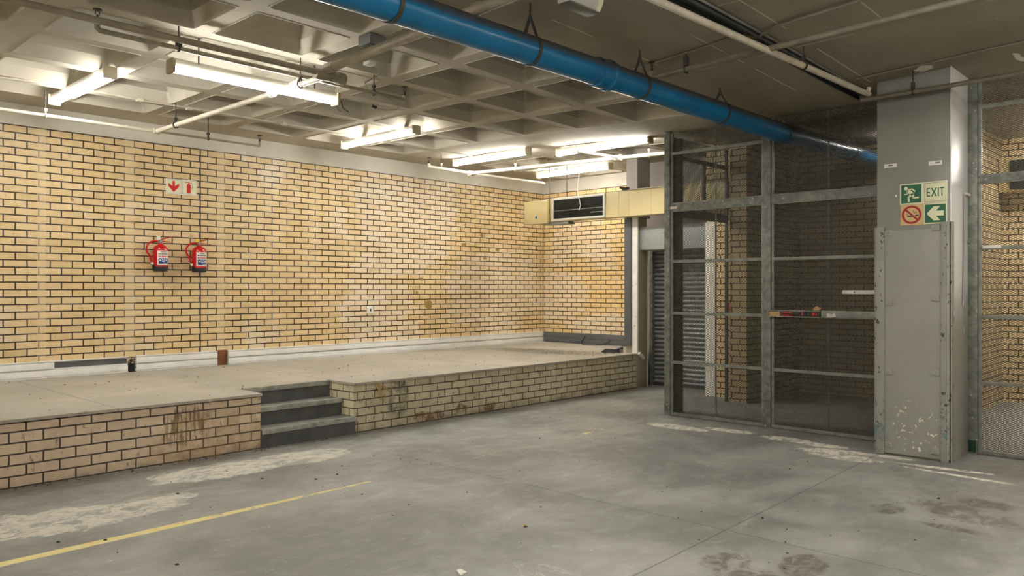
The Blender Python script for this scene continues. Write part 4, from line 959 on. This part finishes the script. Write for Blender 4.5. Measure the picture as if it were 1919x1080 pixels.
def make_ext(label):
    r = empty('fire_extinguisher', (0,0,0), label, 'fire extinguisher', 'fire extinguishers on the long brick wall')
    rad = .090
    b = MB(); b.lathe([(.0,.02),(rad,.02),(rad,.245),(rad*.97,.265),(rad*.86,.290),(rad*.62,.312),(.030,.322),(.026,.345),(0,.345)], n=36); b.build('cylinder', M['red'], r)
    b = MB(); b.lathe([(.0,-.012),(rad*.86,-.012),(rad*.98,.0),(rad*1.03,.02),(rad*1.03,.045),(.0,.045)], n=36); b.build('base_boot', M['black'], r)
    b = MB(); b.lathe([(.022,.335),(.022,.36),(.018,.375),(.014,.392)], n=16); b.tube([(-.05,0,.362),(.03,0,.362)], .011, 10); b.build('valve', M['galv2'], r)
    b = MB(); b.add([(-.02,-.011,.375),(.02,-.011,.385),(.150,-.008,.425),(.150,.008,.425),(.02,.011,.385),(-.02,.011,.375),(-.02,-.011,.387),(.02,-.011,.398),(.150,-.008,.430),(.150,.008,.430),(.02,.011,.398),(-.02,.011,.387)],
        [(0,1,4,5),(1,2,3,4),(6,11,10,7),(7,10,9,8),(0,6,7,1),(1,7,8,2),(5,4,10,11),(4,3,9,10),(2,8,9,3),(0,5,11,6)]); b.build('squeeze_lever', M['red'], r)
    b = MB(); b.add([(-.02,-.011,.362),(.03,-.011,.362),(.15,-.008,.352),(.15,.008,.352),(.03,.011,.362),(-.02,.011,.362),(-.02,-.011,.372),(.03,-.011,.370),(.15,-.008,.357),(.15,.008,.357),(.03,.011,.370),(-.02,.011,.372)],
        [(0,1,4,5),(1,2,3,4),(6,11,10,7),(7,10,9,8),(0,6,7,1),(1,7,8,2),(5,4,10,11),(4,3,9,10),(2,8,9,3),(0,5,11,6)]); b.build('carry_handle', M['red'], r)
    b = MB(); pts = []
    for k in range(13):
        a = R(80)+R(150)*k/12
        pts.append((-.075+.105*math.cos(a)*1.0, -.02, .262+.100*math.sin(a)))
    pts = [(-.04,-.01,.362)] + pts[1:] + [(-.130,-.03,.13),(-.108,-.03,.075)]
    b.tube(pts, .0115, 10); b.build('hose', M['red'], r)
    b = MB(); b.tube([(-.110,-.03,.080),(-.088,-.03,.040)], [.010,.014], 10); b.build('nozzle', M['black'], r)
    b = MB(); b.tube([(-.120,-.03,.100),(-.108,-.03,.072)], .0145, 10); b.build('hose_clip', M['white'], r)
    # curved label
    def band(z0, z1, a0, a1, rr, m, name, par=r):
        b = MB(); n = 14; V = []; F = []
        for k in range(n+1):
            a = R(a0+(a1-a0)*k/n); V += [(rr*math.sin(a), -rr*math.cos(a), z0), (rr*math.sin(a), -rr*math.cos(a), z1)]
        for k in range(n): F.append((2*k, 2*k+2, 2*k+3, 2*k+1))
        b.add(V, F); return b.build(name, m, par)
    lb = band(.065, .245, -47, 50, rad+.0008, M['white'], 'paper_label')
    for (z0,z1,m_,nm) in ((.196,.210,'ink','black_band'),(.165,.182,'brightred','red_band'),(.080,.150,'navy','navy_panel')):
        if nm == 'navy_panel': band(z0, z1, -36, 42, rad+.0014, M[m_], nm, lb)
        else:
            b = MB()
            for q in range(7):
                a0 = -36+q*11.2; V = []; n = 3
                for k in range(n+1):
                    a = R(a0+8*k/n); V += [((rad+.0014)*math.sin(a), -(rad+.0014)*math.cos(a), z0), ((rad+.0014)*math.sin(a), -(rad+.0014)*math.cos(a), z1)]
                b.add(V, [(2*k,2*k+2,2*k+3,2*k+1) for k in range(n)])
            b.build(nm, M[m_], lb)
    b = MB()
    for q in range(9):
        a0 = -20+q*5; V = []
        for k in range(2):
            a = R(a0+3.4*k); V += [((rad+.0014)*math.sin(a), -(rad+.0014)*math.cos(a), .222), ((rad+.0014)*math.sin(a), -(rad+.0014)*math.cos(a), .222+.010+(q%3==0)*.004)]
        b.add(V, [(0,2,3,1)])
    b.build('maker_line', M['ink'], lb)
    b = MB()
    for (a0,a1,z0,z1) in ((-30,-18,.118,.134),(18,32,.118,.134),(-12,-4,.125,.142),(2,12,.128,.140),(-10,10,.108,.120),(-2,34,.088,.094)):
        V = []
        for k in range(4):
            a = R(a0+(a1-a0)*k/3); V += [((rad+.002)*math.sin(a), -(rad+.002)*math.cos(a), z0), ((rad+.002)*math.sin(a), -(rad+.002)*math.cos(a), z1)]
        b.add(V, [(2*k,2*k+2,2*k+3,2*k+1) for k in range(3)])
    b.build('white_pictograms', M['white'], lb)
    b = MB(); b.box(-.03, .03, rad-.004, .115, .05, .28, .003); b.build('wall_bracket', M['darksteel'], r)
    return r
e1 = make_ext('red fire extinguisher with a white safety tag, left of the pair on the wall')
e2 = dup(e1, (4.665, WA_Y-.12, 1.78), 0, 'red fire extinguisher with a yellow safety tag, right of the pair on the wall')
e1.location = (4.170, WA_Y-.12, 1.785); e1.rotation_euler = (0,0,R(0))
b = MB(); b.box(-.045, -.005, -.016, .014, .378, .432, .008); b.build('safety_tag', M['white'], e1, rel=False)
b = MB(); b.box(-.045, -.002, -.016, .014, .374, .420, .008); b.build('safety_tag', M['yellow'], e2, rel=False)

sk = empty('wall_socket', (7.45, WA_Y-.01, 1.165), 'white square socket plate on the long brick wall', 'socket')
b = MB(); b.box(7.393, 7.512, WA_Y-.015, WA_Y, 1.168, 1.288, .004); b.build('plate', M['white'], sk)
b = MB(); b.box(7.445, 7.47, WA_Y-.017, WA_Y-.014, 1.205, 1.245, .001); b.build('outlet_hole', M['ink'], sk)

# cables on the platform
b = MB(); b.tube([(11.50,8.96,.70),(11.50,9.02,.62),(11.52,9.08,.56),(11.42,9.0,.55),(11.30,8.85,.548),(11.28,8.68,.548),(11.38,8.52,.55),(11.50,8.44,.60),(11.51,8.42,.64)], .007, 8)
tag(b.build('cable_loop', M['black']), 'black cable loop coming out of the slate trunking onto the platform', 'cable')
b = MB()
pts = []
for k in range(40):
    a = 2*PI*k/14; pts.append((10.16+.05*k/40+.09*math.cos(a), 7.42+.17*math.sin(a)*(1-.008*k), .552+.0012*k))
b.tube(pts, .010, 8); b.tube([pts[-1], (10.25,7.35,.60),(10.33,7.31,.62),(10.36,7.34,.56)], .010, 8)
tag(b.build('cable_coil', M['black']), 'coil of black cable lying on the platform edge beside the column', 'cable')

# dry plant growing from the brick joint
b = MB(); random.seed(3)
for k in range(7):
    p0 = Vector((5.30+random.random()*.06, 7.055, .515)); pts = [p0]; d = Vector((random.uniform(.2,.75), -.2, -.65)).normalized()
    for q in range(6):
        d = (d+Vector((random.uniform(-.35,.35), random.uniform(-.15,.12), random.uniform(-.35,.25)))).normalized(); pts.append(pts[-1]+d*.038)
    for q in pts: q.y = min(q.y, 7.062)
    b.tube(pts, [.004,.005,.004,.004,.003,.003,.002], 6)
    for q in pts[1:]:
        dx = Vector((random.uniform(-.025,.025), random.uniform(-.02,0), random.uniform(-.03,.01)))
        n_ = Vector((random.uniform(-.01,.01), 0, random.uniform(-.01,.01)))
        b.add([q, q+dx*.5+n_, q+dx, q+dx*.5-n_], [(0,1,2,3)])
tag(b.build('dry_plant', M['twig']), 'dried yellow plant hanging over the platform edge right of the steps', 'plant')

# litter
b = MB(); random.seed(11)
def chip(x, y, z, s):
    a = random.random()*PI; V = []
    for k in range(5):
        r_ = s*random.uniform(.5,1.1); V.append((x+r_*math.cos(a+k*1.26), y+r_*math.sin(a+k*1.26), z))
    V += [(q[0]*.5+x*.5, q[1]*.5+y*.5, z+s*.45) for q in V]
    b.add(V, [(4,3,2,1,0),(5,6,7,8,9)]+[(k,(k+1)%5,5+(k+1)%5,5+k) for k in range(5)])
for k in range(110): chip(random.uniform(1,8), random.uniform(1.2,6.9), .0005, random.uniform(.004,.011))
for k in range(70): chip(random.uniform(1.2,5), 7.03-abs(random.gauss(0,.05)), .0005, random.uniform(.005,.014))
for (px_, py_) in ((492,898),(592,899),(632,890),(332,1059),(198,1013),(109,1017),(334,926),(985,988),(1430,972),(1012,822),(648,807),(1760,935)):
    q = at(px_, py_, 0); chip(q.x, q.y, .0005, .016)
tag(b.build('floor_grit', M['dark']), 'dark grit and chips scattered over the grey floor', 'grit', kind='stuff')
b = MB()
for k in range(120): chip(random.uniform(1.5,11), random.uniform(7.2,9.95), PZ+.0005, random.uniform(.005,.014))
for k in range(50): chip(10.2+random.uniform(-.3,.6), 7.3+abs(random.gauss(0,.2)), PZ+.0005, random.uniform(.004,.012))
tag(b.build('platform_grit', M['dark']), 'dark grit and crumbs scattered over the platform top', 'grit', kind='stuff')
q = at(866, 1075, 0); b = MB(); b.add([(q.x-.03,q.y-.02,.002),(q.x+.03,q.y-.01,.003),(q.x+.02,q.y+.03,.012),(q.x-.02,q.y+.02,.018),(q.x,q.y,.012)], [(0,1,4),(1,2,4),(2,3,4),(3,0,4)])
tag(b.build('paper_scrap', M['paper']), 'small crumpled white paper scrap at the bottom edge of the floor', 'paper')
for (px_, py_, lb) in ((1160,771,'dead leaf lying on the floor near the cage corner'),(983,987,'dead leaf lying on the open floor near the bottom centre')):
    q = at(px_, py_, 0); b = MB(); b.add([(q.x-.03,q.y,.003),(q.x,q.y-.014,.008),(q.x+.035,q.y+.005,.004),(q.x,q.y+.016,.010)], [(0,1,3),(1,2,3)])
    tag(b.build('dead_leaf', M['twig']), lb, 'leaf')
